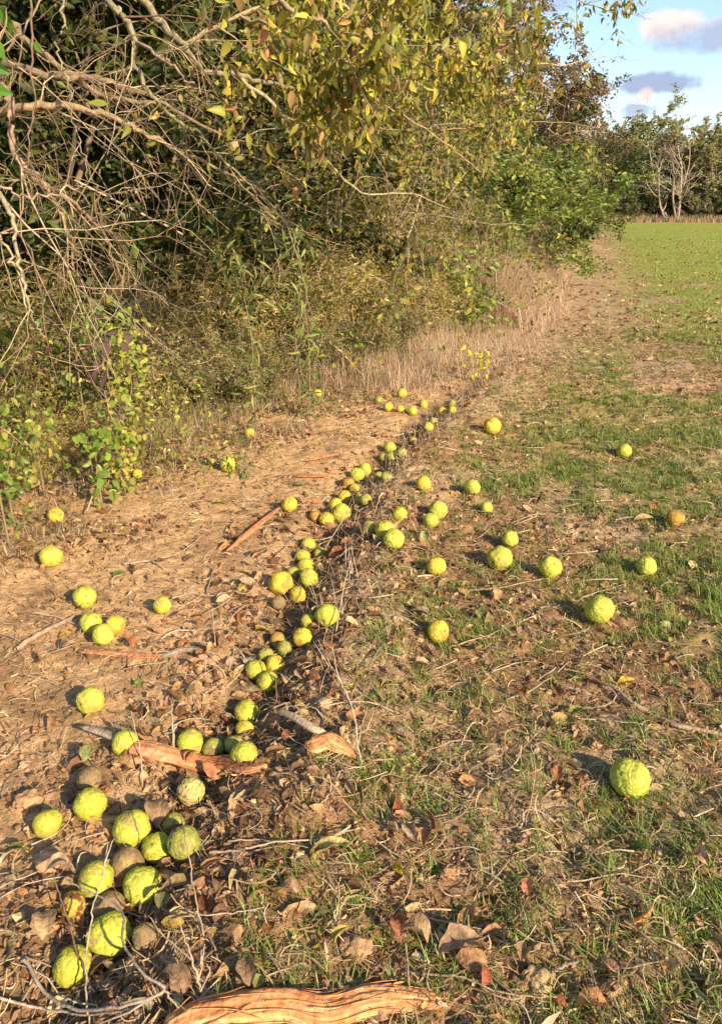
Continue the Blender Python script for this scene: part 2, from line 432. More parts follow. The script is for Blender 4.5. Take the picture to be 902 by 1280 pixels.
GREEN = [(.14, .21, .04), (.19, .27, .045), (.26, .32, .06), (.34, .36, .08)]
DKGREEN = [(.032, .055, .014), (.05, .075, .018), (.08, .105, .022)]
OLIVE = [(.16, .16, .035), (.22, .20, .045), (.11, .125, .03), (.27, .20, .06)]
YELG = [(.36, .34, .045), (.26, .28, .04), (.42, .34, .05), (.18, .21, .03), (.36, .22, .06)]
GOLD_ = [(.54, .43, .12), (.40, .36, .09), (.28, .29, .06), (.62, .46, .20), (.46, .32, .16)]
SAGE_ = [(.22, .24, .07), (.30, .28, .09), (.16, .20, .05), (.38, .28, .15), (.26, .18, .10)]
RUST = [(.19, .115, .055), (.24, .14, .065), (.14, .10, .045), (.17, .14, .05)]

def fan(n, h, rad, seed, lean=0.5, base=0.25):
    r = np.random.default_rng(seed); o = []
    for i in range(n):
        a = 2 * math.pi * (i + 0.5 * r.random()) / n; l = lean * (0.4 + 0.8 * r.random())
        o.append(((base * math.cos(a) * r.random(), base * math.sin(a) * r.random(), -0.1), (math.cos(a) * l, math.sin(a) * l, 1), h * (0.8 + 0.35 * r.random()), rad * (0.7 + 0.5 * r.random())))
    return o
# unit kinds -------------------------------------------------------
K = {}
K['green_shrub'] = plant_meshes('green_shrub', 1, fan(8, 3.6, .03, 1, .55), cfg(kids=(11, 6, 5)), BARK_BR, GREEN, 26000, .11, (2, 4, 4, 3))
K['dark_shrub'] = plant_meshes('dark_shrub', 2, fan(7, 3.2, .04, 2, .6), cfg(kids=(11, 6, 5)), BARK_BR, DKGREEN + [(.12, .14, .03)], 24000, .10)  # leaf colours darkened to carry the shade inside the hedge
K['olive_tree'] = plant_meshes('olive_tree', 3, fan(3, 5.6, .09, 3, .3), cfg(kids=(14, 7, 5)), BARK_BR, OLIVE, 24000, .12)
K['rust_tree'] = plant_meshes('rust_tree', 4, fan(4, 5.4, .07, 4, .35), cfg(kids=(14, 8, 6)), BARK_BR, RUST, 24000, .12, leaf_mat=M_DRY)
K['bare_shrub'] = plant_meshes('bare_shrub', 5, fan(8, 3.4, .022, 5, .8), cfg(kids=(9, 6, 4), trop=(-.5, -.6, -.5, -.5), wig=(.14, .2, .25, .3)), BARK_TAN, OLIVE + YELG, 6000, .07)
K['yellow_tree'] = plant_meshes('yellow_tree', 6, fan(3, 5.2, .08, 6, .35), cfg(kids=(13, 7, 5)), BARK_TAN, YELG, 22000, .11)
K['far_tree'] = plant_meshes('far_tree', 7, fan(4, 6.6, .10, 7, .35), cfg(kids=(13, 7, 5)), BARK_BR, [(.30, .24, .12), (.34, .28, .14), (.25, .25, .09), (.30, .30, .09)], 20000, .24, leaf_mat=M_DRY)  # leaf colours lightened to stand in for distance haze
K['far_green'] = plant_meshes('far_green', 8, fan(4, 5.6, .10, 8, .35), cfg(kids=(13, 7, 5)), BARK_BR, [(.14, .19, .05), (.20, .25, .06), (.10, .13, .04)], 20000, .24)
K['far_tall'] = plant_meshes('far_tall', 9, fan(3, 8.2, .12, 9, .18), cfg(kids=(15, 7, 5), ang=(.6, .7, .8)), BARK_BR, [(.32, .32, .10), (.26, .27, .08), (.38, .34, .14)], 20000, .22)
K['far_bare'] = plant_meshes('far_bare', 10, fan(5, 5.2, .06, 10, .6), cfg(kids=(8, 5, 4), wig=(.14, .2, .25, .25)), BARK_PALE, [(.2, .15, .07)], 0, .1)
K['far_bush'] = plant_meshes('far_bush', 11, fan(7, 2.4, .05, 11, .8), cfg(kids=(9, 5, 4)), BARK_BR, [(.13, .17, .05), (.26, .20, .11), (.19, .19, .07)], 14000, .2)
K['olive_bush'] = plant_meshes('olive_bush', 13, fan(10, 1.15, .010, 13, .7), cfg(kids=(8, 6, 4)), BARK_BR, GOLD_, 15000, .052, None, LEAF_NARROW)
K['sage_bush'] = plant_meshes('sage_bush', 14, fan(10, 1.0, .009, 14, .8), cfg(kids=(8, 6, 4)), BARK_TAN, SAGE_, 13000, .045, None, LEAF_LOW)
K['low_green'] = plant_meshes('low_green', 12, fan(6, 1.5, .012, 12, .6), cfg(kids=(7, 5, 3)), BARK_BR, GREEN + DKGREEN + OLIVE[:2], 5200, .055)

def gz(x, y): return hz(x, y) - 0.05
def put(kind, name, label, cat, group, x, y, rz=0, s=1.0):
    return plant(name, label, cat, group, K[kind], (x, y, gz(x, y)), rz, s)
# hedge, near to far: x, y, kind, scale
HG = 'trees and shrubs of the hedge row'
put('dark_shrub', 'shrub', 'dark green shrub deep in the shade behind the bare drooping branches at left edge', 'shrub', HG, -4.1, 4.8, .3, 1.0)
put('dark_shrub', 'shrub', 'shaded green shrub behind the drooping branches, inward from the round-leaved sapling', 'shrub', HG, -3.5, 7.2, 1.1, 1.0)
put('dark_shrub', 'shrub', 'dark dense shrub behind the golden weeds at the middle of the left side', 'shrub', HG, -2.2, 8.9, 2.3, 1.0)
put('bare_shrub', 'shrub', 'tangled bare shrub with arching twigs behind the pale main bough', 'shrub', HG, -2.0, 9.0, .5, .9)
put('bare_shrub', 'shrub', 'twiggy nearly leafless shrub above the golden weeds at the centre', 'shrub', HG, -0.5, 9.2, 2.5, 1.05)
put('bare_shrub', 'shrub', 'nearly leafless shrub whose thin twigs reach over the dry grass', 'shrub', HG, 0.5, 10.9, 4.0, .8)
put('green_shrub', 'shrub', 'bright green leafy shrub behind the tips of the bare twigs', 'shrub', HG, 1.0, 12.8, 3.0, (.85, .85, .62))
put('green_shrub', 'shrub', 'rounded green shrub bulging out over the dry grass to the field edge', 'shrub', HG, 2.9, 16.5, .9, (.9, .9, .62))
put('green_shrub', 'shrub', 'farther green shrub touching the field where the dry grass strip ends', 'shrub', HG, 4.8, 23.0, 5.0, (.8, .8, .55))
put('olive_tree', 'hedge_tree', 'olive leaved tree filling the gap behind the osage orange limb', 'tree', HG, -5.0, 10.2, 0, 1.0)
put('yellow_tree', 'hedge_tree', 'yellow green tree behind the twiggy shrub in the middle of the hedge', 'tree', HG, -1.5, 11.8, 2.0, .95)
put('olive_tree', 'hedge_tree', 'olive tree over the bright green leafy shrub', 'tree', HG, 0.4, 15.5, 3.3, .95)
put('rust_tree', 'hedge_tree', 'rusty brown tree rising above the rounded green shrub against the sky', 'tree', HG, 4.3, 26.0, 1.4, (.85, .85, .95))
put('rust_tree', 'hedge_tree', 'brown leaved tree half hidden beyond the yellow green leaves at top', 'tree', HG, 2.2, 20.5, 4.4, .95)
put('olive_tree', 'hedge_tree', 'olive tree deeper in the hedge behind the brown leaved tree', 'tree', HG, 0.2, 21.5, 5.1, 1.15)
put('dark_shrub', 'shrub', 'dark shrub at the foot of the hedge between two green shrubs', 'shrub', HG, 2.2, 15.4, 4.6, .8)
put('rust_tree', 'hedge_tree', 'brown tree at the far end of the hedge row', 'tree', HG, 7.4, 37, 2.2, .8)
put('olive_tree', 'hedge_tree', 'last olive tree of the hedge before the far tree line', 'tree', HG, 10.6, 48, .4, .8)
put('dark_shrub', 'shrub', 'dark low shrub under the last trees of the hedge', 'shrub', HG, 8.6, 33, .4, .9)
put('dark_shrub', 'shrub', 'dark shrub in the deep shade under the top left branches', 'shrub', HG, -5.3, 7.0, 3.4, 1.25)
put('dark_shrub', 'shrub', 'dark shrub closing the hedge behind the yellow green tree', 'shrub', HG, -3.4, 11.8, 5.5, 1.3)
# far tree line across the field
FG = 'trees of the far tree line'
for (kind, nm, lab, cat, x, y, rz, s) in [
    ('far_green', 'field_tree', 'green tree of the far line standing just right of the hedge end', 'tree', 19.5, 70, 0, 1.0),
    ('far_tree', 'field_tree', 'low brown tree of the far line left of the green tree', 'tree', 15.5, 68, 1.0, .8),
    ('far_bush', 'field_bush', 'dark bush under the green tree of the far line', 'bush', 18.5, 66.5, 2.0, 1.0),
    ('far_tree', 'field_tree', 'brown leafless looking tree between the green tree and the pale bare tree', 'tree', 23.0, 72, 2.2, .9),
    ('far_bare', 'bare_tree', 'pale bare tree with crooked white limbs in front of the far line', 'tree', 25.2, 66.3, .4, (1.5, 1.5, 1.25)),
    ('far_tall', 'field_tree', 'tallest olive tree of the far line behind the pale bare tree', 'tree', 27.0, 74, .5, 1.0),
    ('far_tree', 'field_tree', 'broad reddish brown tree at right end of the far line', 'tree', 29.8, 70, 3.3, 1.05),
    ('far_bush', 'field_bush', 'low green bush at the foot of the pale bare tree', 'bush', 27.0, 67.0, 1.1, .9),
    ('far_bush', 'field_bush', 'dark low bush at the right edge of the far line', 'bush', 31.0, 67, 4.2, 1.1),
    ('far_bush', 'field_bush', 'brown bush between hedge end and far green tree', 'bush', 22.0, 67.5, .2, .9),
    ('far_bush', 'field_bush', 'low brush filling the gap left of the pale bare tree trunk', 'bush', 23.8, 68.5, 2.9, 1.1),
    ('far_bush', 'field_bush', 'low brush filling the gap right of the pale bare tree trunk', 'bush', 25.6, 69.0, 1.9, 1.2),
    ('far_bush', 'field_bush', 'brown brush below the broad reddish brown tree', 'bush', 28.8, 68.0, 3.9, 1.1),
    ('far_bush', 'field_bush', 'dark brush at the far corner where the hedge meets the field', 'bush', 20.0, 68.5, .9, 1.1),
    ('far_tree', 'field_tree', 'brown tree filling the second row behind the green tree of the far line', 'tree', 21.5, 79, 1.9, 1.0),
    ('far_tree', 'field_tree', 'brown tree filling the second row behind the pale bare tree', 'tree', 25.5, 80, 5.9, .95),
    ('far_green', 'field_tree', 'green tree in the second row behind the broad reddish brown tree', 'tree', 30.5, 80, 2.9, 1.1),
    ('far_tree', 'field_tree', 'brown tree in the second row at the far right', 'tree', 34.5, 79, .9, 1.0),
    ('far_green', 'field_tree', 'green tree of the far line beyond the right edge', 'tree', 34.5, 70, 3.0, 1.0),
    ('far_tree', 'field_tree', 'brown tree of the far line beyond the right edge', 'tree', 39.5, 71, 5.0, 1.0),
    ('far_tree', 'field_tree', 'brown tree of the far line hidden behind the hedge end', 'tree', 10.5, 70, 4.0, 1.0)]:
    put(kind, nm, lab, cat, FG, x, y, rz, (s, s, s * .86) if isinstance(s, float) and 'tree' in nm else s)

# ------------------------------------------------------------------ the overhanging osage orange tree (limbs laid out along the real ones)
osage = empty('osage_orange_tree', (-3.6, 4.6, gz(-3.6, 4.6)))
tag(osage, 'osage orange tree reaching in from the left with bare drooping limbs and yellowing leaves overhead', 'tree')
def abs_child(nm, V, Fc, C, m, smooth=True):
    V = V - np.array(osage.location); return link(nm, mesh_np(nm, V, Fc, C, smooth, m), osage)
TR = np.array((-3.6, 4.6, -0.1))
r = np.random.default_rng(77)
def limb(pts, r0, r1):
    L = smooth_line([at(*p) for p in pts], 5)
    L[1:-1] += 0.006 * r.normal(size=(len(L) - 2, 3))
    return L, np.linspace(r0, r1, len(L))
V, Fc, C = tubes([(smooth_line([TR, TR + (0.05, 0, .7), TR + (.2, -.05, 1.4), TR + (.2, .1, 2.2), TR + (.5, .3, 3.2), TR + (.7, .4, 4.4)], 6), np.linspace(.16, .07, 31), (.30, .22, .15)),
                  (smooth_line([TR + (.1, -.05, 1.1), TR + (-.3, .5, 2.0), TR + (-.5, 1.0, 3.2), TR + (-.4, 1.4, 4.4)], 6), np.linspace(.10, .05, 19), (.30, .22, .15))], 10)
abs_child('trunk', V, Fc, C, M_BARK)
LIMBS = [
 (([-230, 60, 4.6], [-90, 45, 4.4], [7, 30, 4.2], [30, 47, 4.2], [70, 80, 4.3], [130, 120, 4.5], [200, 130, 4.8]), .030, .010),
 (([-230, 130, 4.5], [-100, 70, 4.2], [17, 83, 3.9], [67, 95, 3.9], [113, 97, 4.0], [147, 107, 4.1], [187, 120, 4.3], [240, 150, 4.5], [290, 175, 4.8]), .024, .008),
 (([-230, 180, 4.6], [-90, 150, 4.2], [13, 137, 3.7], [67, 132, 3.7], [110, 137, 3.8], [150, 150, 3.9], [187, 170, 4.0], [233, 193, 4.2], [267, 207, 4.3], [330, 240, 4.6]), .024, .006),
 (([-230, 40, 4.5], [-80, 60, 4.0], [0, 110, 3.2], [13, 133, 3.1], [13, 167, 3.1], [24, 202, 3.1], [56, 232, 3.2], [80, 244, 3.3], [115, 276, 3.5], [137, 307, 3.6], [154, 363, 3.8]), .020, .0045),
 (([24, 205, 3.1], [56, 232, 3.2], [71, 256, 3.2], [83, 285, 3.25], [90, 312, 3.3], [91, 341, 3.3]), .011, .004),
 (([-120, 150, 3.6], [-40, 200, 3.2], [7, 256, 3.0], [17, 283, 3.0], [23, 322, 3.0], [32, 366, 3.0], [39, 395, 3.05], [51, 415, 3.1]), .013, .003),
 (([-60, 250, 3.2], [-10, 280, 3.0], [0, 292, 3.0], [15, 320, 3.0], [24, 345, 3.0], [34, 385, 3.0]), .008, .003),
 (([-40, -260, 4.6], [60, -120, 3.9], [133, 0, 3.1], [153, 20, 3.1], [171, 53, 3.1], [168, 77, 3.15], [186, 113, 3.2], [206, 137, 3.3], [230, 157, 3.4], [253, 170, 3.5], [276, 197, 3.6], [300, 220, 3.7], [330, 250, 3.9], [362, 283, 4.1]), .015, .003),
 (([171, 53, 3.1], [206, 77, 3.0], [233, 100, 3.0], [250, 110, 3.0]), .007, .003),
 (([-60, -260, 4.8], [90, -110, 4.6], [187, 10, 4.4], [203, 30, 4.4], [230, 57, 4.4], [253, 87, 4.5], [300, 95, 4.6], [340, 105, 4.8], [385, 115, 5.0], [450, 130, 5.2]), .026, .009),
 (([120, -220, 4.4], [250, -90, 3.6], [350, 0, 3.2], [375, 20, 3.2], [400, 27, 3.2], [427, 45, 3.3], [449, 50, 3.3], [478, 41, 3.4], [500, 31, 3.4], [526, 13, 3.5]), .012, .003),
 (([300, 20, 4.2], [360, 40, 4.0], [400, 62, 4.0], [438, 93, 4.1], [466, 122, 4.2], [489, 135, 4.2], [520, 153, 4.4], [570, 190, 4.8], [600, 215, 5.0]), .009, .003),
 (([385, 115, 5.0], [440, 145, 5.2], [480, 160, 5.4], [555, 162, 5.6], [620, 156, 5.8], [690, 153, 6.0], [750, 160, 6.2]), .011, .003),
 (([690, 153, 6.0], [686, 163, 6.0], [700, 168, 6.0], [730, 163, 6.0], [760, 166, 6.1]), .004, .002),
 (([300, 95, 4.6], [350, 140, 4.8], [400, 190, 5.0], [450, 240, 5.4], [515, 243, 5.8], [560, 260, 6.1]), .013, .003),
 (([230, 57, 4.4], [300, 20, 4.8], [400, -10, 5.2], [520, -30, 5.6], [640, -25, 6.0], [720, 0, 6.3], [765, 15, 6.4]), .014, .004),
 (([400, -10, 5.2], [480, 40, 5.2], [560, 60, 5.3], [640, 75, 5.6], [700, 80, 5.8], [765, 68, 6.0]), .012, .003),
 (([300, 20, 4.8], [390, 60, 4.8], [470, 90, 5.0], [540, 110, 5.3], [600, 120, 5.5], [650, 100, 5.7]), .013, .003),
 (([40, -60, 3.2], [40, 0, 2.9], [38, 60, 2.8], [42, 130, 2.8], [37, 180, 2.8], [30, 230, 2.8]), .006, .002),
 (([80, -60, 3.3], [78, 0, 3.0], [78, 30, 2.95], [70, 60, 2.95], [85, 110, 2.95], [92, 150, 3.0], [104, 190, 3.0], [110, 225, 3.0]), .006, .002),
 (([-60, 215, 2.9], [0, 232, 2.7], [30, 245, 2.7], [60, 243, 2.7], [90, 236, 2.75], [108, 231, 2.8]), .006, .0025),
 (([108, 200, 3.6], [120, 235, 3.5], [125, 262, 3.5], [132, 285, 3.5], [150, 298, 3.6], [165, 320, 3.6]), .006, .002),
 (([-80, 20, 3.4], [-20, 70, 3.1], [10, 60, 3.0], [40, 20, 3.0], [60, -30, 3.1]), .008, .004),
]
lim = []
for pts, r0, r1 in LIMBS:
    L, rr = limb(pts, r0, r1); lim.append((L, rr, palette(r, 1, [(.27, .20, .11), (.36, .275, .165)], None, .15)[0]))
for Lm in lim[:12] + lim[14:18]:
    V, Fc, C = tubes([Lm], 8); abs_child('limb', V, Fc, C, M_BARK)
# side twigs from the limbs
tw = [[], [], []]
tc = cfg(steps=(6, 5, 4), wig=(.20, .26, .3), trop=(-.35, -.25, -.1), taper=.3, kids=(3, 2), ang=(.8, .8), lf=(.55, .5), rf=.6)
tc['from'] = (.1, .1)
for L, rr, _c in lim:
    n = len(L); seg = np.linalg.norm(np.diff(L, axis=0), axis=1).sum()
    for _ in range(int(seg * 2.7) + 2):
        k = int(r.integers(max(1, int(n * .12)), n - 1)); d = L[k] - L[k - 1]; d /= np.linalg.norm(d)
        q = r.normal(size=3); q[2] -= .2; q -= q.dot(d) * d; q /= np.linalg.norm(q)
        nd = d * .55 + q * .85
        grow(r, tw, L[k], nd, .28 + .75 * r.random() ** 1.5, min(rr[k] * .5, .0046), 0, tc)
lines = []
for lv in range(3):
    for pp, rr in tw[lv]: lines.append((pp, np.maximum(rr, .0011), palette(r, 1, [(.33, .24, .14), (.20, .14, .085), (.44, .33, .205)], None, .15)[0]))
V, Fc, C = tubes([l_ for l_ in lim[12:14] + lim[18:]] + lines, 4); o = abs_child('twigs', V, Fc, C, M_BARK)
# leaves: chosen where the real tree still has them (right of the bare part, high up)
def osage_leaves(n):
    ends = [pp for pp, rr in tw[2] + tw[1] + tw[0]]
    Q = np.concatenate(ends); a = R_(PITCH)
    rel = Q - np.array([0, 0, CAM_H])
    dep = rel[:, 1] * math.cos(a) - rel[:, 2] * math.sin(a); v = rel[:, 1] * math.sin(a) + rel[:, 2] * math.cos(a)
    px = 451 + F * rel[:, 0] / dep; py = 640 - F * v / dep
    w = sstep(250, 420, px) * sstep(235, 90, py) + .015 * sstep(120, 200, px) * sstep(260, 100, py)
    w = w * np.where((px > 670) & (py > 45), .05, 1) * (1 + .8 * sstep(520, 420, px)) * np.where(px > 790, 0, 1) * (dep > 2.5) / len(Q); w /= w.sum()
    i = r.choice(len(Q), n, p=w); return Q[i] + .035 * r.normal(size=(n, 3))
pos = osage_leaves(8000); n = len(pos)
d = r.normal(size=(n, 3)) * .5; d[:, 2] -= .8
V, Fc, C = scatter(LEAF[0], LEAF[1], pos, frames(d, r), (.026 + .048 * r.random(n) ** 1.3)[:, None] * np.stack([.6 + .6 * r.random(n), np.ones(n), .2 + 2.5 * r.random(n)], 1), palette(r, n, [(.34, .30, .045), (.22, .22, .035), (.50, .43, .05), (.40, .27, .10), (.46, .24, .10), (.13, .15, .03)], (5, 5, 3, 3, 1.3, 2), .18))
abs_child('leaves', V, Fc, C, M_LEAF)
# more crown leaves above the frame, so that the tree is whole from elsewhere
up = [[] for _ in range(4)]
for p0, d0, L0, r0_ in [(TR + (.5, .3, 3.0), (-1, .3, .5), 2.6, .05), (TR + (.6, .3, 3.8), (.3, 1, .5), 3, .05), (TR + (.7, .4, 4.2), (.2, -.4, 1), 2.6, .05), (TR + (-.4, 1.2, 3.6), (-.3, .8, .8), 3, .05), (TR + (.6, .3, 3.6), (-.4, -.9, .4), 2.6, .05)]:
    grow(r, up, p0, d0, L0, r0_, 0, cfg(kids=(8, 6, 4), trop=(.1, 0, -.3, -.4)))
allu = [(pp, np.maximum(rr, .002), (.36, .27, .18)) for lv in up for pp, rr in lv]
V, Fc, C = tubes(allu, 4); abs_child('upper_branches', V, Fc, C, M_BARK)
Q = np.concatenate([pp for pp, _ in up[3] + up[2]]); Q = Q[Q[:, 2] > 3.2]
n = 5000; pos = Q[r.integers(0, len(Q), n)] + .06 * r.normal(size=(n, 3)); d = r.normal(size=(n, 3)); d[:, 2] -= .6
V, Fc, C = scatter(LEAF_LOW[0], LEAF_LOW[1], pos, frames(d, r), .07 + .05 * r.random(n), palette(r, n, YELG, None, .15))
abs_child('crown', V, Fc, C, M_LEAF)

# ------------------------------------------------------------------ ground cover (nobody could count it)
def polar(r, n, r0, r1, a0=-62, a1=76, pw=1.0):
    t = r.random(n) ** pw; rr = r0 + (r1 - r0) * t; a = np.radians(a0 + (a1 - a0) * r.random(n))
    return rr * np.sin(a), rr * np.cos(a)
def lying(r, n, tilt=.25):                    # directions lying on the ground
    a = r.random(n) * 2 * math.pi
    return np.stack([np.cos(a), np.sin(a), tilt * r.normal(size=n)], 1)
def stuff(name, label, cat, V, Fc, C, mat, smooth=False):
    o = link(name, mesh_np(name, V, Fc, C, smooth, mat)); return tag(o, label, cat, kind='stuff')
def along(r, n, y0, y1, d0, d1, pw=1.0):
    t = r.random(n) ** pw; yy = y0 + (y1 - y0) * t
    ex = np.interp(yy, [p[1] for p in EDGE], [p[0] for p in EDGE]); dd = d0 + (d1 - d0) * r.random(n)
    return ex + dd, yy - .2 * dd
r = np.random.default_rng(201)
# straw
n = 115000; x, y = polar(r, n, .55, 12.5, pw=1.15)
s = sdist(x, y, RUT); e = sdist(x, y, EDGE)
keep = r.random(n) < np.where(s < -.12, .5, .9) * (1 - .5 * green_mask(x, y)); keep &= e > -1.2
x, y = x[keep], y[keep]; 
def straw_t(w, bx, bz):
    V = []
    for y in (-.5, -.25, 0, .25, .5): q = .25 - y * y; V += [(-w / 2 + bx * q * 4 - bx * 2 / 3, y, bz * q), (w / 2 + bx * q * 4 - bx * 2 / 3, y, bz * q)]
    return np.array(V), np.array([(2 * i, 2 * i + 1, 2 * i + 3, 2 * i + 2) for i in range(4)])
def straws(r, x, y, lo, hi, wmul=1.0, cols=None):
    n = len(x); z = H(x, y) + .004 + .014 * r.random(n); ln = (lo + (hi - lo) * r.random(n) ** 2.2); kind = r.integers(0, 4, n); out = []
    cc = palette(r, n, cols or [(.48, .33, .17), (.60, .44, .25), (.34, .21, .11), (.21, .13, .065), (.68, .53, .34)], (4, 4, 5, 4, 1), .15)
    d = lying(r, n, .18)
    for k, (bx, bz) in enumerate(((.02, .1), (.12, .2), (-.2, .1), (.3, .35))):
        m = kind == k; T = straw_t(1.0, 0, bz); T[0][:, 0] = 0
        wd = (.0016 + .0022 * r.random(m.sum()) ** 2) * (1 + .07 * np.hypot(x[m], y[m])) * wmul
        A = straw_t(0.0, bx, bz)[0]; side = np.tile([-.5, .5], 5)
        rot = frames_up(d[m], r, .5); pos = np.stack([x[m], y[m], z[m]], 1)
        loc = A[None] * ln[m][:, None, None]; loc[:, :, 0] += side[None] * wd[:, None]
        V = np.einsum('nij,nkj->nki', rot, loc) + pos[:, None]; F0 = (T[1][None] + (np.arange(m.sum()) * 10)[:, None, None]).reshape(-1, 4)
        out.append((V.reshape(-1, 3), F0, np.repeat(cc[m], 10, 0)))
    return merge(out)
V1 = straws(r, x, y, .012, .13)
n = 26000; x, y = polar(r, n, 8, 38, -12, 50, 1.2); e = sdist(x, y, EDGE); keep = (e > -.5) & (r.random(n) < 1.0 - .75 * green_mask(x, y)); x, y = x[keep], y[keep]
V2 = straws(r, x, y, .05, .20, 1.5)
V, Fc, C = merge([V1, V2])
stuff('straw', 'dry straw and stalk bits strewn over the bare soil', 'straw', V, Fc, C, M_STRAW)
# crumbs of soil
IC = bpy.data.meshes.new('t'); import bmesh
bm = bmesh.new(); bmesh.ops.create_icosphere(bm, subdivisions=1, radius=.5); bm.to_mesh(IC); bm.free()
icv = np.array([v.co[:] for v in IC.vertices]); icf = np.array([p.vertices[:] for p in IC.polygons])
icv = icv * (1 + .22 * np.random.default_rng(3).normal(size=(len(icv), 1)))
n = 76000; x, y = polar(r, n, .55, 9, pw=1.15); s = sdist(x, y, RUT); e = sdist(x, y, EDGE)
cl = fbm(x * 2.2, y * 2.2, 3, 91); keep = (r.random(n) < sstep(.35, .62, cl) * np.where(s > -.1, 1, .85) + .08) & (e > -.6); x, y, s = x[keep], y[keep], s[keep]; n = len(x)
sz = .004 + .026 * r.random(n) ** 4
V, Fc, C = scatter(icv, icf, np.stack([x, y, H(x, y) + .15 * sz], 1), frames(r.normal(size=(n, 3)), r), sz[:, None] * (.7 + .5 * r.random((n, 3))), palette(r, n, [(.40, .25, .13), (.30, .18, .095), (.52, .34, .18), (.20, .12, .065)], None, .12))
stuff('soil_crumbs', 'loose crumbs and small clods of reddish brown soil', 'soil', V, Fc, C, M_CLOD)
# leaf litter
n = 19000; x, y = polar(r, n, .55, 12.5, pw=1.1); s = sdist(x, y, RUT); e = sdist(x, y, EDGE)
prob = .42 + .9 * np.exp(-((s + .03) / .22) ** 2) + .25 * sstep(.6, -.3, e); prob *= np.where((s < -.3) & (e > .5), .45, 1) * sstep(.25, .6, fbm(x * 1.9, y * 1.9, 3, 14) + .12)
keep = (r.random(n) < prob) & (e > -1.5); x, y = x[keep], y[keep]; n = len(x)
LC = [(.30, .165, .075), (.42, .26, .13), (.18, .10, .05), (.52, .26, .10), (.56, .39, .21), (.34, .12, .05), (.48, .38, .07), (.25, .185, .12)]; LWt = (5, 5, 5, 2, 3, 1, .4, 1.5)
def litter(r, x, y, lo, hi, pw):
    n = len(x)
    return scatter(LEAF_CURL[0], LEAF_CURL[1], np.stack([x, y, H(x, y) + .004 + .014 * r.random(n)], 1), frames_up(lying(r, n, .35), r, .7), (lo + (hi - lo) * r.random(n) ** pw)[:, None] * np.stack([.5 + .6 * r.random(n), np.ones(n), .2 + 1.8 * r.random(n)], 1), palette(r, n, LC, LWt, .16))
A1 = litter(r, x, y, .02, .075, 2.0)
n = 58000; x, y = polar(r, n, .55, 12, pw=1.15); keep = (sdist(x, y, EDGE) > -1.2) & (r.random(n) < np.where(sdist(x, y, RUT) < -.25, .6, .9)); x, y = x[keep], y[keep]; A2 = litter(r, x, y, .007, .024, 1.5)
n = 850; t = r.random(n); yy = 1.0 + 3.2 * t; x = np.interp(yy, [p[1] for p in RUT], [p[0] for p in RUT]) + .28 * r.normal(size=n) + .05; A4 = litter(r, x, yy, .03, .07, 1.3)
x, y = along(r, 7000, 3.0, 9.0, -.6, 1.0, 1.0); kk = r.random(len(x)) < sstep(.36, .6, fbm(x * 2.2, y * 2.2, 3, 71) + .2 * (.3 - sdist(x, y, EDGE))); x, y = x[kk], y[kk]; A5 = litter(r, x, y, .02, .06, 1.5)
n = 9000; x, y = polar(r, n, 10, 40, -12, 50, 1.2); keep = sdist(x, y, EDGE) > -.5; x, y = x[keep], y[keep]; A3 = litter(r, x, y, .04, .10, 1.5)
stuff('leaf_litter', 'small dead leaves scattered and heaped along the rut', 'leaf litter', *merge([A1, A2, A3, A4, A5]), M_DRY, True)
# small twigs
n = 1900; x, y = polar(r, n, .55, 9, pw=1.1); keep = sdist(x, y, EDGE) > -.8; x, y = x[keep], y[keep]
ls = []
for i in range(len(x)):
    L = .06 + .26 * r.random() ** 1.6; a = r.random() * 6.28; m = 6; c = .3 * r.normal()
    pts = []; px_, py_ = x[i], y[i]
    for k in range(m):
        pts.append((px_, py_, 0)); a += c * .35 + .18 * r.normal(); px_ += math.cos(a) * L / m; py_ += math.sin(a) * L / m
    pts = np.array(pts); pts[:, 2] = coarse_h(pts[:, 0], pts[:, 1]) + .016 + .02 * r.random() * np.sin(np.linspace(0, 3, m)); ls.append((pts, np.linspace(.0026, .0012, m) * (.6 + .8 * r.random()), palette(r, 1, BARK_TAN + [(.55, .42, .28)], None, .12)[0]))
V, Fc, C = tubes(ls, 4); stuff('twig_litter', 'thin broken twigs lying over the soil', 'twigs', V, Fc, C, M_BARK, True)
# grass tufts
def blades(r, x, y, per, h, w, spread, bend=(.25, .75), cols=GREEN, cw=None, lean=.5, zoff=-.005):
    n = len(x); X = np.repeat(x, per) + spread * r.normal(size=n * per); Y = np.repeat(y, per) + spread * r.normal(size=n * per)
    N = n * per; hh = (np.repeat((h(x, y) if callable(h) else h) * (.6 + .7 * r.random(n)), per)) * (.5 + .6 * r.random(N))
    a = r.random(N) * 2 * math.pi; ln = lean * r.random(N)
    up = np.stack([np.cos(a) * ln, np.sin(a) * ln, np.ones(N)], 1); up /= np.linalg.norm(up, axis=1, keepdims=True)
    hor = np.stack([np.cos(a), np.sin(a), np.zeros(N)], 1); yy = hor - (hor * up).sum(1, keepdims=True) * up; yy /= np.linalg.norm(yy, axis=1, keepdims=True)
    rot = np.stack([np.cross(yy, up), yy, up], 2)
    out = []; colr = palette(r, N, cols, cw, .15); kind = r.integers(0, 3, N)
    for k in range(3):
        T = blade_template(1.0, bend[0] + (bend[1] - bend[0]) * k / 2, 3); m = kind == k
        ww = w * (.7 + .6 * r.random(m.sum()))
        out.append(scatter(T[0], T[1], np.stack([X[m], Y[m], H(X[m], Y[m]) + zoff], 1), rot[m], np.stack([ww, hh[m], hh[m]], 1), colr[m]))
    return merge(out)
GB = [(.20, .28, .05), (.26, .34, .055), (.15, .22, .04), (.34, .38, .09), (.46, .39, .18)]
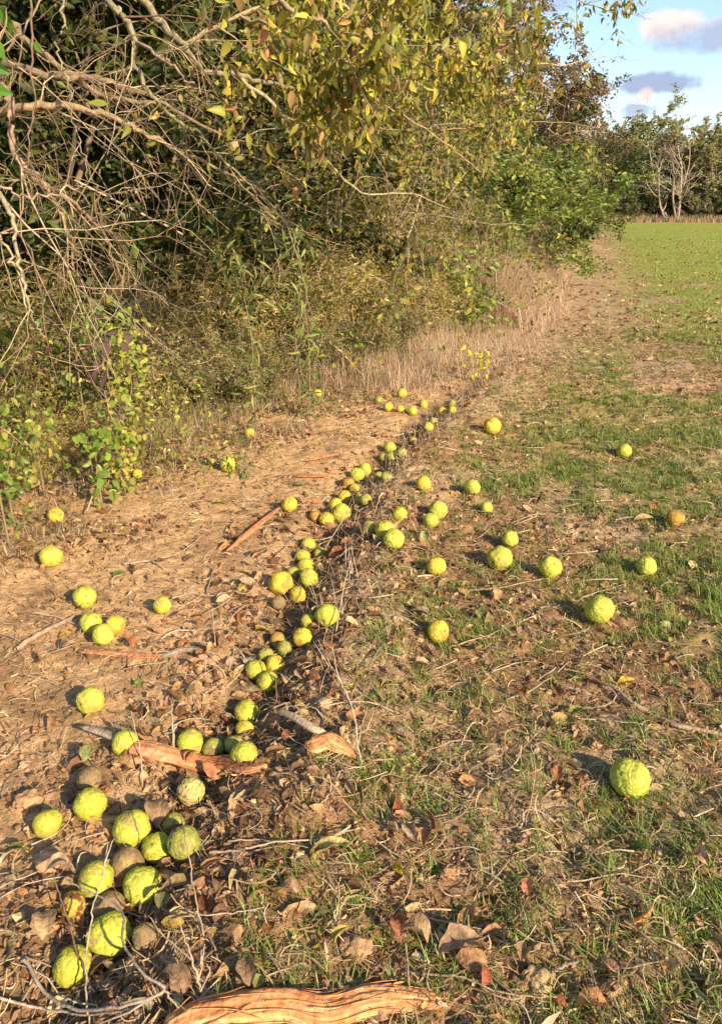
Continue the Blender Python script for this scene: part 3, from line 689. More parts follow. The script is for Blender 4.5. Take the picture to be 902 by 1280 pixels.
n = 82000; x, y = polar(r, n, .55, 11, -20, 76, 1.15); g = green_mask(x, y); cl = fbm(x * 4.5, y * 4.5, 3, 33)
keep = r.random(n) < (g * sstep(.40, .56, cl) * .95 + .09 * (sdist(x, y, RUT) > .3)); x, y = x[keep], y[keep]
V1 = blades(r, x, y, 14, .055, .0042, .016, (.3, .8), GB, (4, 4, 2, 2, 1), .9)
n = 52000; x, y = polar(r, n, 9, 60, -10, 42, 1.15); keep = r.random(n) < green_mask(x, y); x, y = x[keep], y[keep]
V2 = blades(r, x, y, 5, .055, .014, .06, (.3, .8), [(.33, .37, .06), (.40, .42, .08), (.25, .30, .05), (.54, .46, .21)], None, .9)
stuff('grass', 'short green grass sprouting in tufts over the field', 'grass', *merge([V1, V2]), M_GRASS)
# tall dry grass along the hedge
PT = [(.64, .46, .29), (.54, .38, .24), (.74, .57, .38), (.34, .23, .15), (.54, .37, .25)]
DG = lambda x, y, h: h * (.25 + .85 * sstep(.9, -.4, sdist(x, y, EDGE))) * (.6 + .8 * fbm(x * 1.2, y * 1.2, 2, 66))
parts = []
x, y = along(r, 2600, 3.2, 8.2, -.5, .75); kk = r.random(len(x)) < sstep(.38, .6, fbm(x * 2.2, y * 2.2, 3, 71)); x, y = x[kk], y[kk]; parts.append(blades(r, x, y, 8, .15, .0026, .07, (.3, 1.1), PT + OLIVE, None, 1.6))
x, y = along(r, 5200, 7.0, 13.5, -1.6, 1.0); parts.append(blades(r, x, y, 9, lambda a, b: DG(a, b, .50), .0032, .07, (.1, .8), PT, None, .9))
x, y = along(r, 7600, 10.5, 36, -1.8, .7, 1.4); parts.append(blades(r, x, y, 13, lambda a, b: DG(a, b, 1.15), .0065, .12, (.1, .6), PT, None, .6))
x, y = along(r, 2400, 3.6, 7.5, -1.5, .1); parts.append(blades(r, x, y, 8, lambda a, b: DG(a, b, .26), .0026, .06, (.1, .9), PT + OLIVE, None, 1.0))
x, y = along(r, 700, 9.5, 14, -1.4, -.2); parts.append(blades(r, x, y, 7, .85, .006, .05, (.02, .25), PT, None, .3))
x, y = along(r, 1500, 36, 66, -2.0, .5, 1); parts.append(blades(r, x, y, 8, .6, .02, .15, (.05, .45), PT, None, .45))
xx = r.uniform(12, 45, 2600); yy = r.uniform(64.5, 66.5, 2600); parts.append(blades(r, xx, yy, 6, .55, .03, .2, (.05, .45), PT + OLIVE, None, .45))
stuff('dry_grass', 'tall dry pinkish grass standing along the foot of the hedge', 'dry grass', *merge(parts), M_STRAW)
# thin upright dead stalks in and beside the rut
n = 330; t = r.random(n); yy = 2.2 + 6.5 * t; rx = np.interp(yy, [p[1] for p in RUT], [p[0] for p in RUT]); xx = rx + .12 * r.normal(size=n) + .12
stuff('stalks', 'thin dead stalks standing in and beside the rut', 'dead stalks', *blades(r, xx, yy, 4, .17, .0024, .05, (.1, .9), PT, None, 1.3), M_STRAW)
# undergrowth mass: brambles and low leaves at the hedge foot
x, y = along(r, 9000, 3.0, 13, -2.2, -.15); k = r.random(len(x)) < sstep(.3, .55, fbm(x * 1.5, y * 1.5, 3, 88) + .05); x, y = x[k], y[k]; n = len(x)
hgt = r.random(n) * .40 * sstep(.15, -.7, sdist(x, y, EDGE)) + .03
V, Fc, C = scatter(LEAF_LOW[0], LEAF_LOW[1], np.stack([x, y, H(x, y) + hgt], 1), frames(lying(r, n, .8), r), .03 + .035 * r.random(n), palette(r, n, OLIVE + GREEN[1:] + PT[:2] + [(.36, .34, .05)], None, .15))
stuff('undergrowth', 'low mixed undergrowth of small leaves and brambles under the hedge', 'undergrowth', V, Fc, C, M_LEAF)

# ------------------------------------------------------------------ tall weeds, copies share their meshes
def weed_mesh(seed, h, nst, cols, leafl, narrow=True, plume=True):
    r = np.random.default_rng(seed); ls = []; P_, D_, S_ = [], [], []
    for i in range(nst):
        a = r.random() * 6.28; l = .1 + .35 * r.random(); hh = h * (.65 + .45 * r.random()); m = 8
        b = np.array([.08 * r.normal(), .08 * r.normal(), -.03]); pts = np.array([b + np.array([math.cos(a) * l * hh * t * t, math.sin(a) * l * hh * t * t, hh * t * (1 - .12 * t)]) for t in np.linspace(0, 1, m)])
        ls.append((pts, np.linspace(.0045, .0015, m), (.28, .19, .11)))
        k = 34
        for j in range(k):
            t = .12 + .88 * (j + r.random()) / k; q = t * (m - 1); q0 = min(int(q), m - 2); p = pts[q0] + (pts[q0 + 1] - pts[q0]) * (q - q0)
            b2 = j * 2.4 + r.random(); P_.append(p); D_.append((math.cos(b2), math.sin(b2), .35 - .5 * (1 - t))); S_.append(leafl * (1.15 - .6 * t) * (.7 + .5 * r.random()))
        if plume:
            for j in range(46):
                t = r.random(); P_.append(pts[-1] + np.array([.10 * r.normal() * t, .10 * r.normal() * t, -.22 * h * r.random() * t + .02])); D_.append(r.normal(size=3)); S_.append(.02 + .018 * r.random())
    V1, F1, C1 = tubes(ls, 4); n = len(P_); T = LEAF_NARROW if narrow else LEAF
    V2, F2, C2 = scatter(T[0], T[1], np.array(P_), frames_up(np.array(D_), r, .35), np.array(S_), palette(r, n, cols, None, .16))
    return {'trunk': mesh_np('weed_stems', V1, F1, C1, True, M_BARK), 'leaves': mesh_np('weed_leaves', V2, F2, C2, False, M_LEAF)}
GOLD = [(.48, .38, .11), (.36, .31, .08), (.54, .39, .18), (.24, .24, .05), (.42, .28, .14)]
GREY = [(.40, .29, .19), (.30, .22, .14), (.48, .37, .24), (.24, .22, .08)]
GRW = [(.14, .19, .035), (.19, .22, .045), (.10, .14, .03), (.28, .26, .07)]
WD = {'gold': [weed_mesh(31, 1.0, 7, GOLD, .10), weed_mesh(32, .85, 6, GOLD, .09)], 'grey': [weed_mesh(33, .75, 8, GREY, .05), weed_mesh(34, .6, 9, GREY, .045)], 'green': [weed_mesh(35, 1.1, 6, GRW, .11, True, False), weed_mesh(36, .9, 7, GRW, .09, True, False)]}
r = np.random.default_rng(404)
WL = {'gold': ('tall golden weed with narrow drooping leaves at the hedge foot', 'golden weeds at the hedge foot'), 'grey': ('dry grey brown weed with tiny leaves at the hedge foot', 'dry brown weeds at the hedge foot'), 'green': ('tall green weed with long narrow leaves under the shrubs', 'green weeds under the shrubs')}
ex = [p[1] for p in EDGE]; exx = [p[0] for p in EDGE]
def weed(kind, x, y, s):
    lab, g = WL[kind]; plant('weed', lab, 'weed', g, WD[kind][int(r.integers(0, 2))], (x, y, hz(x, y)), r.random() * 6.28, float(s), {'trunk': 'stems', 'leaves': 'foliage'})
for i in range(290):
    y = 3.3 + 9.0 * r.random() ** 1.1; d = -(.15 + 1.6 * r.random() ** .9); x = float(np.interp(y, ex, exx)) + d
    q = r.random()
    if d > -.75: kind = 'grey' if q < .75 else 'gold'
    elif y < 5.6: kind = 'green' if q < .45 else 'grey'
    else: kind = 'gold' if q < .5 else ('green' if q < .82 else 'grey')
    weed(kind, x, y, (1.0 + .5 * r.random()) * (1.0 if d < -.6 else .55) * (.6 if y < 4.6 else 1))
for i in range(44):
    y = 3.6 + 9.0 * i / 43 + .25 * r.normal(); d = -(.2 + 1.1 * r.random()); x = float(np.interp(y, ex, exx)) + d; kd = 'olive_bush' if r.random() < .6 else 'sage_bush'
    plant('bushy_weed', 'olive gold bushy weed in the band under the hedge' if kd == 'olive_bush' else 'sage green and brown bushy weed in the band under the hedge', 'weed', 'olive bushy weeds under the hedge' if kd == 'olive_bush' else 'sage bushy weeds under the hedge', K[kd], (x, y, hz(x, y)), r.random() * 6, (.45 + .35 * r.random()) * (.7 if y < 5 else 1) * (.6 + .5 * min(1, -d)), {'trunk': 'stems', 'leaves': 'foliage'})
for x, y, s in ((-2.9, 5.6, .55), (-3.0, 6.3, .6), (-2.6, 4.9, .5), (-2.3, 7.2, .6), (-1.6, 8.2, .6), (-3.3, 4.3, .55), (0.2, 10.3, .6)):
    plant('low_bush', 'small leafy green bush low under the shrubs', 'bush', 'small leafy bushes low under the hedge', K['low_green'], (x, y, hz(x, y)), r.random() * 6, s)
# saplings and climbing vines with readable leaves
def leafy(label, cat, name, pts, n, size, cols, spread=.06, group=None, w=None, tm=LEAF):
    """stem through pts (px,py,depth) with leaves round it"""
    P0 = [np.array(at(*p)) for p in pts]; base = P0[0].copy(); base[2] = hz(base[0], base[1]) - .02
    L = smooth_line([base] + P0, 5); e = empty(name, base); tag(e, label, cat, group)
    V, Fc, C = tubes([(L - base, np.linspace(.006, .002, len(L)), (.25, .18, .10))], 5); link('stem', mesh_np('stem', V, Fc, C, True, M_BARK), e)
    t = r.random(n) * (len(L) - 1.001); i = t.astype(int); i = np.maximum(i, 1); i = np.minimum(i, len(L) - 2)
    pos = L[i] + (L[i + 1] - L[i]) * (t - t.astype(int))[:, None] + spread * r.normal(size=(n, 3)) - base
    d = r.normal(size=(n, 3)); d[:, 2] -= .5
    # blades turn towards the light
    f = frames(d, r); sd = np.array(sun_dir); dd = d / np.linalg.norm(d, axis=1, keepdims=True)
    z = sd + .45 * r.normal(size=(n, 3)); z -= (z * dd).sum(1, keepdims=True) * dd; z /= np.linalg.norm(z, axis=1, keepdims=True)
    f = np.stack([np.cross(dd, z), dd, z], 2)
    V, Fc, C = scatter(tm[0], tm[1], pos, f, size * (.65 + .6 * r.random(n)), palette(r, n, cols, w, .14)); link('leaves', mesh_np('leaves', V, Fc, C, False, M_LEAF), e)
    return e
ROUND = leaf_template(.66, .13, .22, (0, .15, .5, .85, 1), (.3, .85, 1, .7, .15))
YG = [(.32, .36, .055), (.42, .41, .07), (.22, .28, .045)]
leafy('climbing vine with yellow green oval leaves on an upright stem left of the golden weeds', 'vine', 'vine', [(150, 560, 4.5), (155, 520, 4.5), (165, 480, 4.6), (150, 440, 4.7), (165, 410, 4.8)], 420, .038, YG + [(.42, .36, .06)], .075, tm=ROUND)
leafy('clump of fresh green oval leaves at the foot of the yellow green vine', 'sapling', 'sapling', [(120, 570, 4.3), (135, 555, 4.3), (140, 535, 4.3)], 75, .052, [(.17, .26, .04), (.22, .31, .045)], .07, tm=ROUND)
leafy('round-leaved green sapling in the shade above the vine', 'sapling', 'sapling', [(95, 440, 4.6), (100, 410, 4.5), (108, 385, 4.4), (125, 385, 4.4)], 90, .045, [(.16, .24, .035), (.20, .30, .04), (.10, .16, .03)], .10, tm=ROUND)
leafy('green and yellow leaved sapling at the left edge above the lone yellow fruit', 'sapling', 'sapling', [(10, 610, 4.0), (12, 575, 3.9), (20, 545, 3.9), (30, 560, 3.9)], 260, .038, [(.20, .27, .04), (.34, .32, .06), (.13, .19, .03)], .10, tm=ROUND)
leafy('tuft of yellow green weed leaves at the left edge under the drooping branch', 'weed', 'weed', [(40, 520, 4.3), (45, 490, 4.3), (50, 460, 4.4)], 260, .04, YG + OLIVE, .13)
leafy('purple brown broad-leaved weed beside the round-leaved sapling', 'weed', 'weed', [(135, 470, 4.6), (137, 440, 4.5), (140, 420, 4.5)], 26, .07, [(.13, .075, .075), (.17, .11, .09)], .07, tm=ROUND)
leafy('low patch of pale yellow green leaves right of the vine', 'weed', 'weed', [(215, 560, 4.9), (215, 530, 4.9), (230, 500, 5.0)], 380, .034, YG + OLIVE[:2], .17)
leafy('green weed with broad leaves beside the fruits in front of the hedge', 'weed', 'weed', [(300, 572, 4.9), (302, 560, 4.9), (300, 548, 4.9)], 60, .07, GRW[:3], .07, tm=LEAF_NARROW)
leafy('low green weed at the edge of the sandy strip near the hedge', 'weed', 'weed', [(385, 510, 6.1), (388, 500, 6.1), (395, 492, 6.1)], 70, .075, GRW[:3], .09, tm=LEAF_NARROW)
leafy('bright green leaves hanging at the top left corner', 'vine', 'vine', [(-60, 300, 3.3), (-30, 120, 2.9), (5, 40, 2.8), (8, 10, 2.8)], 30, .07, [(.10, .22, .03), (.14, .28, .035)], .045, tm=LEAF)
leafy('small yellow leaved weed on the rut bank before the dry grass', 'weed', 'weed', [(598, 455, 7.3), (600, 447, 7.3), (590, 440, 7.3)], 40, .06, [(.55, .50, .04), (.45, .42, .05)], .08)
leafy('pale arching willow-leaved plant among the golden weeds', 'weed', 'weed', [(385, 420, 6.0), (375, 360, 5.9), (368, 310, 5.8), (372, 290, 5.8)], 110, .11, [(.22, .28, .07), (.30, .32, .10), (.16, .22, .05)], .07, tm=LEAF_NARROW)
leafy('second willow-leaved plant left of the arching one with yellow leaf tips', 'weed', 'weed', [(315, 430, 5.6), (305, 370, 5.5), (298, 325, 5.5), (280, 315, 5.4)], 110, .10, [(.22, .27, .07), (.34, .32, .09), (.16, .20, .05)], .07, tm=LEAF_NARROW)
leafy('green narrow-leaved bush spilling over the dry grass under the bare twigs', 'bush', 'bush', [(590, 400, 9.5), (585, 370, 9.4), (580, 340, 9.4), (575, 310, 9.4)], 420, .09, GREEN, .22)

# ------------------------------------------------------------------ hedge apples
def fruit_mesh(name, seed, base, groove, patch=None, patch_amt=.0, crack=False, sub=5):
    r = np.random.default_rng(seed)
    bm = bmesh.new(); bmesh.ops.create_icosphere(bm, subdivisions=sub, radius=1.0)
    v = np.array([q.co[:] for q in bm.verts]); f = np.array([[q.index for q in p.verts] for p in bm.faces]); bm.free()
    v /= np.linalg.norm(v, axis=1, keepdims=True)
    n = 680; i = np.arange(n) + .5; ph = np.arccos(1 - 2 * i / n); th = math.pi * (1 + 5 ** .5) * i
    c = np.stack([np.cos(th) * np.sin(ph), np.sin(th) * np.sin(ph), np.cos(ph)], 1) + .035 * r.normal(size=(n, 3)); c /= np.linalg.norm(c, axis=1, keepdims=True)
    warp = v + .05 * np.stack([np.sin(v[:, 1] * 9 + seed), np.sin(v[:, 2] * 8), np.sin(v[:, 0] * 10)], 1); warp /= np.linalg.norm(warp, axis=1, keepdims=True)
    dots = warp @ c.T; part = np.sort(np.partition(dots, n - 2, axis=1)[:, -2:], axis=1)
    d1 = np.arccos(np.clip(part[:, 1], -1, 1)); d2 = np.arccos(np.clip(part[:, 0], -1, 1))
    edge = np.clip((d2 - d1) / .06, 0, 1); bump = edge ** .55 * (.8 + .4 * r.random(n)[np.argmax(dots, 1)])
    low = np.array([.095 * mnoise.noise(Vector(p * 1.3 + seed * 7.1)) + .035 * mnoise.noise(Vector(p * 3.1 + seed * 3.3)) for p in v])
    rad = 1 + low + .070 * (bump - .6)
    # dimple at the stem end, small pit at the other
    st = np.array([.15, .1, .98]); st /= np.linalg.norm(st); a = np.arccos(np.clip(v @ st, -1, 1)); rad -= .13 * np.exp(-(a / .17) ** 2)
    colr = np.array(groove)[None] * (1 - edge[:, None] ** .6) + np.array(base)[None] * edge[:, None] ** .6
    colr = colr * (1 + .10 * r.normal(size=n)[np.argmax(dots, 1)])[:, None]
    if crack:
        q = np.array([mnoise.noise(Vector(p * 2.2 + 5.5)) for p in v]); k = np.exp(-(q / .05) ** 2); rad -= .10 * k; colr = colr * (1 - k[:, None]) + np.array((.22, .13, .05)) * k[:, None]
    if patch is not None:
        q = np.array([mnoise.noise(Vector(p * 1.25 + seed * 1.7)) + .4 * mnoise.noise(Vector(p * 4.5 + seed)) for p in v])
        t = sstep(.30 - patch_amt, .42 - patch_amt, q)[:, None]; colr = colr * (1 - t) + np.array(patch)[None] * t; rad -= .015 * t[:, 0]
    colr = np.clip(colr, .01, .9)
    t = np.exp(-(a / .10) ** 2)[:, None]; colr = colr * (1 - t) + np.array((.12, .08, .03)) * t
    return mesh_np(name, v * rad[:, None], f, colr, True, M_FRUIT)
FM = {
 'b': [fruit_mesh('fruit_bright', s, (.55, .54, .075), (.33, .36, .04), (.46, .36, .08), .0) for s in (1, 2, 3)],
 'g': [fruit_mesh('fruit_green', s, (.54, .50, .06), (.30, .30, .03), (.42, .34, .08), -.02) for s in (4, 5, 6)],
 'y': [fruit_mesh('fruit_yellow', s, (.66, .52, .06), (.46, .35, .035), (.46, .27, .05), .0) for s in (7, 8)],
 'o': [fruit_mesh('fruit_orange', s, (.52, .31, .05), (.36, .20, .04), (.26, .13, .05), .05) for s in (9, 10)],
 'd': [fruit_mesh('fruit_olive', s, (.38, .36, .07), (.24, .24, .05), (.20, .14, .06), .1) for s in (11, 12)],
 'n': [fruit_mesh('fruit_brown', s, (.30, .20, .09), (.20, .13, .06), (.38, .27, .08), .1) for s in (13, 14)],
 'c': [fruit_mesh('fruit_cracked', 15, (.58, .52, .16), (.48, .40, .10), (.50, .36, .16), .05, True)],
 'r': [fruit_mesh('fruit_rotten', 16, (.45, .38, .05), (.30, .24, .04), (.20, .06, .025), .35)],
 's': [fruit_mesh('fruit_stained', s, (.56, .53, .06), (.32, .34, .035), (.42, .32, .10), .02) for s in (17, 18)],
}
FR = [ # px, py, px diameter, look, label
 (787, 974, 50, 'b', 'bright lemon green hedge apple in grass at right, the nearest one on the right side'),
 (748, 762, 37, 'b', 'large bright yellow green hedge apple alone in the right half, up from the nearest one'),
 (687, 709, 28, 'b', 'bright hedge apple right of the large one that touches a smaller one behind it'),
 (624, 699, 33, 'b', 'large pale green hedge apple with a smaller one close behind it'),
 (637, 674, 21, 'b', 'small hedge apple close behind the large pale green one'),
 (807, 708, 25, 'b', 'bright hedge apple near the right edge below the orange brown one'),
 (843, 648, 23, 'o', 'orange brown withered hedge apple lying farthest right in the grass'),
 (779, 564, 19, 'b', 'small bright hedge apple farthest back on the right, in green grass'),
 (615, 533, 22, 'y', 'yellow hedge apple alone in the grass behind the rut, the farthest lone one'),
 (590, 609, 20, 'b', 'bright green hedge apple left behind the smallest lone one'),
 (608, 635, 16, 'b', 'smallest lone hedge apple right of the rut, in front of a bright green one'),
 (547, 789, 28, 'y', 'deep yellow hedge apple lying nearest of the lone ones right of the rut at centre'),
 (545, 708, 25, 'y', 'yellow hedge apple on bare soil in front of the pair leaning on each other'),
 (547, 638, 24, 'b', 'larger rear one of the two hedge apples leaning together right of the rut'),
 (538, 651, 20, 'b', 'smaller front one of the two hedge apples leaning together right of the rut'),
 (529, 605, 20, 'y', 'yellow hedge apple standing behind the leaning pair, right of the dead stalks'),
 (499, 643, 19, 'g', 'green hedge apple left of the leaning pair, behind the cracked front one'),
 (492, 674, 27, 'b', 'front hedge apple of the overlapping two beside a grey green leaf'),
 (481, 663, 25, 'b', 'rear hedge apple of the overlapping two beside a grey green leaf'),
 (460, 661, 20, 'd', 'olive dull hedge apple just left of the overlapping two'),
 (362, 631, 21, 'y', 'orange yellow hedge apple alone on the sand at the end of the orange bark sliver'),
 (422, 645, 26, 'b', 'bright green front hedge apple of the tight cluster halfway along the rut'),
 (412, 650, 20, 'y', 'yellow hedge apple pressed behind the bright green front one of the halfway cluster'),
 (419, 631, 18, 'y', 'orange yellow hedge apple at the top of the halfway cluster'),
 (431, 622, 18, 'y', 'yellow hedge apple lying upper right on the halfway cluster'),
 (435, 604, 16, 'o', 'orange hedge apple below the two bright ones in the back part of the rut'),
 (443, 611, 14, 'g', 'small green hedge apple touching the orange one in the back part of the rut'),
 (448, 625, 16, 'd', 'left of two olive hedge apples among the dead stalks in the rut'),
 (457, 625, 15, 'd', 'right of two olive hedge apples among the dead stalks in the rut'),
 (394, 646, 14, 'o', 'small orange hedge apple left of the halfway cluster'),
 (487, 560, 16, 'g', 'green upper hedge apple of a stack of three far up the rut'),
 (489, 571, 15, 'b', 'bright lower hedge apple of a stack of three far up the rut'),
 (502, 566, 13, 'd', 'olive hedge apple right of the stacked ones far up the rut'),
 (480, 572, 12, 'd', 'dull hedge apple half hidden left of the stacked ones far up the rut'),
 (456, 587, 17, 'b', 'bright rear hedge apple of two above the orange one in the rut'),
 (446, 594, 19, 'b', 'bright front hedge apple of two above the orange one in the rut'),
 (483, 597, 15, 'd', 'dull olive hedge apple hidden by dead stalks right of the rut'),
 (473, 596, 10, 'd', 'tiny dull hedge apple beside the one hidden by dead stalks'),
 (397, 492, 11, 'b', 'small hedge apple by the green weed at the hedge, left of the back row'),
 (473, 501, 12, 'd', 'dull leftmost hedge apple of the back row at the sand end'),
 (485, 509, 12, 'y', 'yellow second hedge apple of the back row at the sand end'),
 (502, 492, 13, 'g', 'green hedge apple behind the back row, farthest of all at the sand end'),
 (500, 511, 9, 'y', 'smallest hedge apple of the back row, between a yellow and a green one'),
 (515, 514, 13, 'b', 'bright hedge apple lowest in the back row'),
 (529, 506, 11, 'y', 'yellow right end hedge apple of the back row'),
 (552, 514, 11, 'y', 'left hedge apple of the three past the right end of the back row'),
 (564, 505, 11, 'd', 'dull top hedge apple of the three past the right end of the back row'),
 (565, 513, 10, 'y', 'right lower hedge apple of the three past the right end of the back row'),
 (535, 535, 14, 'g', 'green hedge apple in the stalks between the back row and the stacked three'),
 (541, 527, 10, 'd', 'dull small hedge apple behind the green one in the stalks past the back row'),
 (516, 551, 8, 'd', 'tiny dull hedge apple in the stalks right of the stacked three'),
 (385, 681, 19, 'g', 'rearmost hedge apple of the long chain in the middle of the rut'),
 (399, 692, 16, 'd', 'dark olive hedge apple sticking out right of the long chain'),
 (378, 696, 19, 'g', 'second hedge apple from the back of the long chain in the rut'),
 (382, 708, 21, 'g', 'third hedge apple from the back of the long chain in the rut'),
 (386, 723, 24, 'b', 'front right hedge apple of the long chain in the rut'),
 (351, 729, 31, 'y', 'large pale yellow hedge apple at left of the long chain'),
 (366, 717, 16, 'd', 'dull hedge apple wedged between the large pale yellow one and the chain'),
 (372, 745, 22, 'y', 'yellow hedge apple in front of the large pale yellow one'),
 (348, 754, 18, 'n', 'brown hedge apple below the large pale yellow one'),
 (409, 770, 30, 's', 'broken topped hedge apple at right of the rut in front of the chain'),
 (385, 777, 16, 'g', 'small green hedge apple left of the broken topped one'),
 (378, 797, 25, 'y', 'yellow green hedge apple in front of the small green one in the rut'),
 (347, 800, 18, 'o', 'dull orange hedge apple half under leaves in the rut'),
 (355, 811, 17, 'd', 'olive hedge apple under the green leaves in the rut'),
 (332, 820, 21, 'd', 'olive hedge apple behind the cluster of three in the rut'),
 (344, 831, 26, 'y', 'right yellow hedge apple of the cluster of three in the rut'),
 (321, 839, 26, 'g', 'left hedge apple of the cluster of three in the rut'),
 (333, 852, 28, 'g', 'front green hedge apple of the cluster of three in the rut'),
 (308, 891, 31, 'g', 'hedge apple with flat top behind the pale leaf at the end of the bark strip'),
 (306, 913, 24, 'y', 'dull yellow hedge apple under the flat topped one'),
 (305, 944, 35, 'g', 'green hedge apple resting against the right end of the long bark strip'),
 (292, 932, 20, 'd', 'olive hedge apple hidden behind the green one at the bark strip'),
 (113, 876, 35, 'b', 'lone hedge apple on the sand above the left end of the long bark strip'),
 (156, 929, 31, 'b', 'hedge apple half behind the grey end of the long bark strip'),
 (239, 929, 34, 's', 'brown cheeked hedge apple behind the middle of the long bark strip'),
 (266, 937, 28, 'd', 'olive hedge apple half covered by leaves behind the long bark strip'),
 (112, 975, 31, 'n', 'brown hedge apple below the grey end of the bark strip'),
 (113, 1006, 41, 's', 'large hedge apple in front of the brown one below the bark strip'),
 (60, 1030, 35, 'g', 'hedge apple farthest left in the near group, with a twig across it'),
 (239, 990, 36, 'c', 'cream coloured cracked hedge apple below the long bark strip'),
 (165, 1037, 46, 's', 'large hedge apple at the top of the near heap'),
 (190, 1065, 40, 'g', 'hedge apple on the right of the near heap, left of the dark lobed one'),
 (230, 1055, 43, 'd', 'dark olive lobed hedge apple at the right of the near heap'),
 (217, 1031, 20, 'd', 'small olive hedge apple leaning on top of the dark lobed one'),
 (162, 1082, 41, 'n', 'brown hedge apple in the middle of the near heap under the large yellow ones'),
 (130, 1101, 44, 'g', 'left hedge apple of the near heap beside the brown middle one'),
 (176, 1108, 49, 'b', 'brightest large hedge apple of the near heap'),
 (137, 1129, 40, 'n', 'lower brown hedge apple of the near heap, above the biggest one'),
 (92, 1131, 29, 'r', 'rotten hedge apple with a red brown hole beside the near heap'),
 (137, 1170, 55, 's', 'biggest hedge apple of all, in front of the near heap'),
 (92, 1208, 48, 'g', 'nearest hedge apple at the bottom left with two brown scars'),
 (183, 1172, 30, 'n', 'dark rotten hedge apple in the twigs right of the biggest one'),
 (106, 747, 28, 'b', 'upper lone hedge apple above the touching three on the left sand'),
 (114, 779, 27, 'b', 'left one of the touching three on the left sand'),
 (130, 793, 29, 'b', 'front one of the touching three on the left sand'),
 (144, 782, 25, 'y', 'orange yellow one of the touching three on the left sand'),
 (203, 757, 22, 's', 'small dull yellow hedge apple alone to the right of the touching three'),
 (64, 696, 28, 'b', 'bright hedge apple near the left edge, below the yellow one in the weeds'),
 (70, 645, 20, 'y', 'yellow hedge apple at the left edge of the sand, in front of the weeds'),
 (285, 581, 21, 'b', 'bright hedge apple at the foot of the broad green weed near the hedge'),
 (264, 578, 12, 'd', 'small dull hedge apple touching the dry weeds left of a bright one'),
 (312, 542, 13, 'y', 'orange yellow hedge apple behind the broad green weed near the hedge'),
 (172, 593, 13, 'y', 'small orange yellow hedge apple half under the dry weeds at left'),
]
r = np.random.default_rng(909)
placed = []
for i, (px, py, dp, kind, lab) in enumerate(FR):
    rad = .05
    for _ in range(4):
        c, k = P(px, py, rad * .82); rad = min(max(dp * k / F / 2, .032), .066)
    # never sink one fruit into its neighbour: push it up on top
    c = Vector((c.x, c.y, hz(c.x, c.y) + rad * .86))
    c.z = max(c.z, hz(c.x, c.y) + rad * .8)
    placed.append([c, rad, i])
gh_ = [hz(c.x, c.y) for c, _, _ in placed]
for it in range(60):                          # let touching fruits settle apart
    for a in range(len(placed)):
        for b in range(a + 1, len(placed)):
            ca, ra, _ = placed[a]; cb, rb, _ = placed[b]
            v = cb - ca; L = v.length; m = (ra + rb) * .98
            if L < m:
                q = v.normalized() * (m - L) * .25; q.z *= .5; ca -= q; cb += q
    if it % 10 == 9: gh_ = [hz(c.x, c.y) for c, _, _ in placed]
    for (c, rad, _), g0 in zip(placed, gh_): c.z = max(min(c.z, g0 + rad * .88), g0 + rad * .8)
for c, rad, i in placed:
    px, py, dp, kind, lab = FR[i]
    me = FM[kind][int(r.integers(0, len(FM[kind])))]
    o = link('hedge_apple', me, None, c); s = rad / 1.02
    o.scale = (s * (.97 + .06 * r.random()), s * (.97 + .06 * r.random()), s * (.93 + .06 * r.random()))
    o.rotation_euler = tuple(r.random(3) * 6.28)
    tag(o, lab, 'hedge apple', 'hedge apples fallen along the rut')

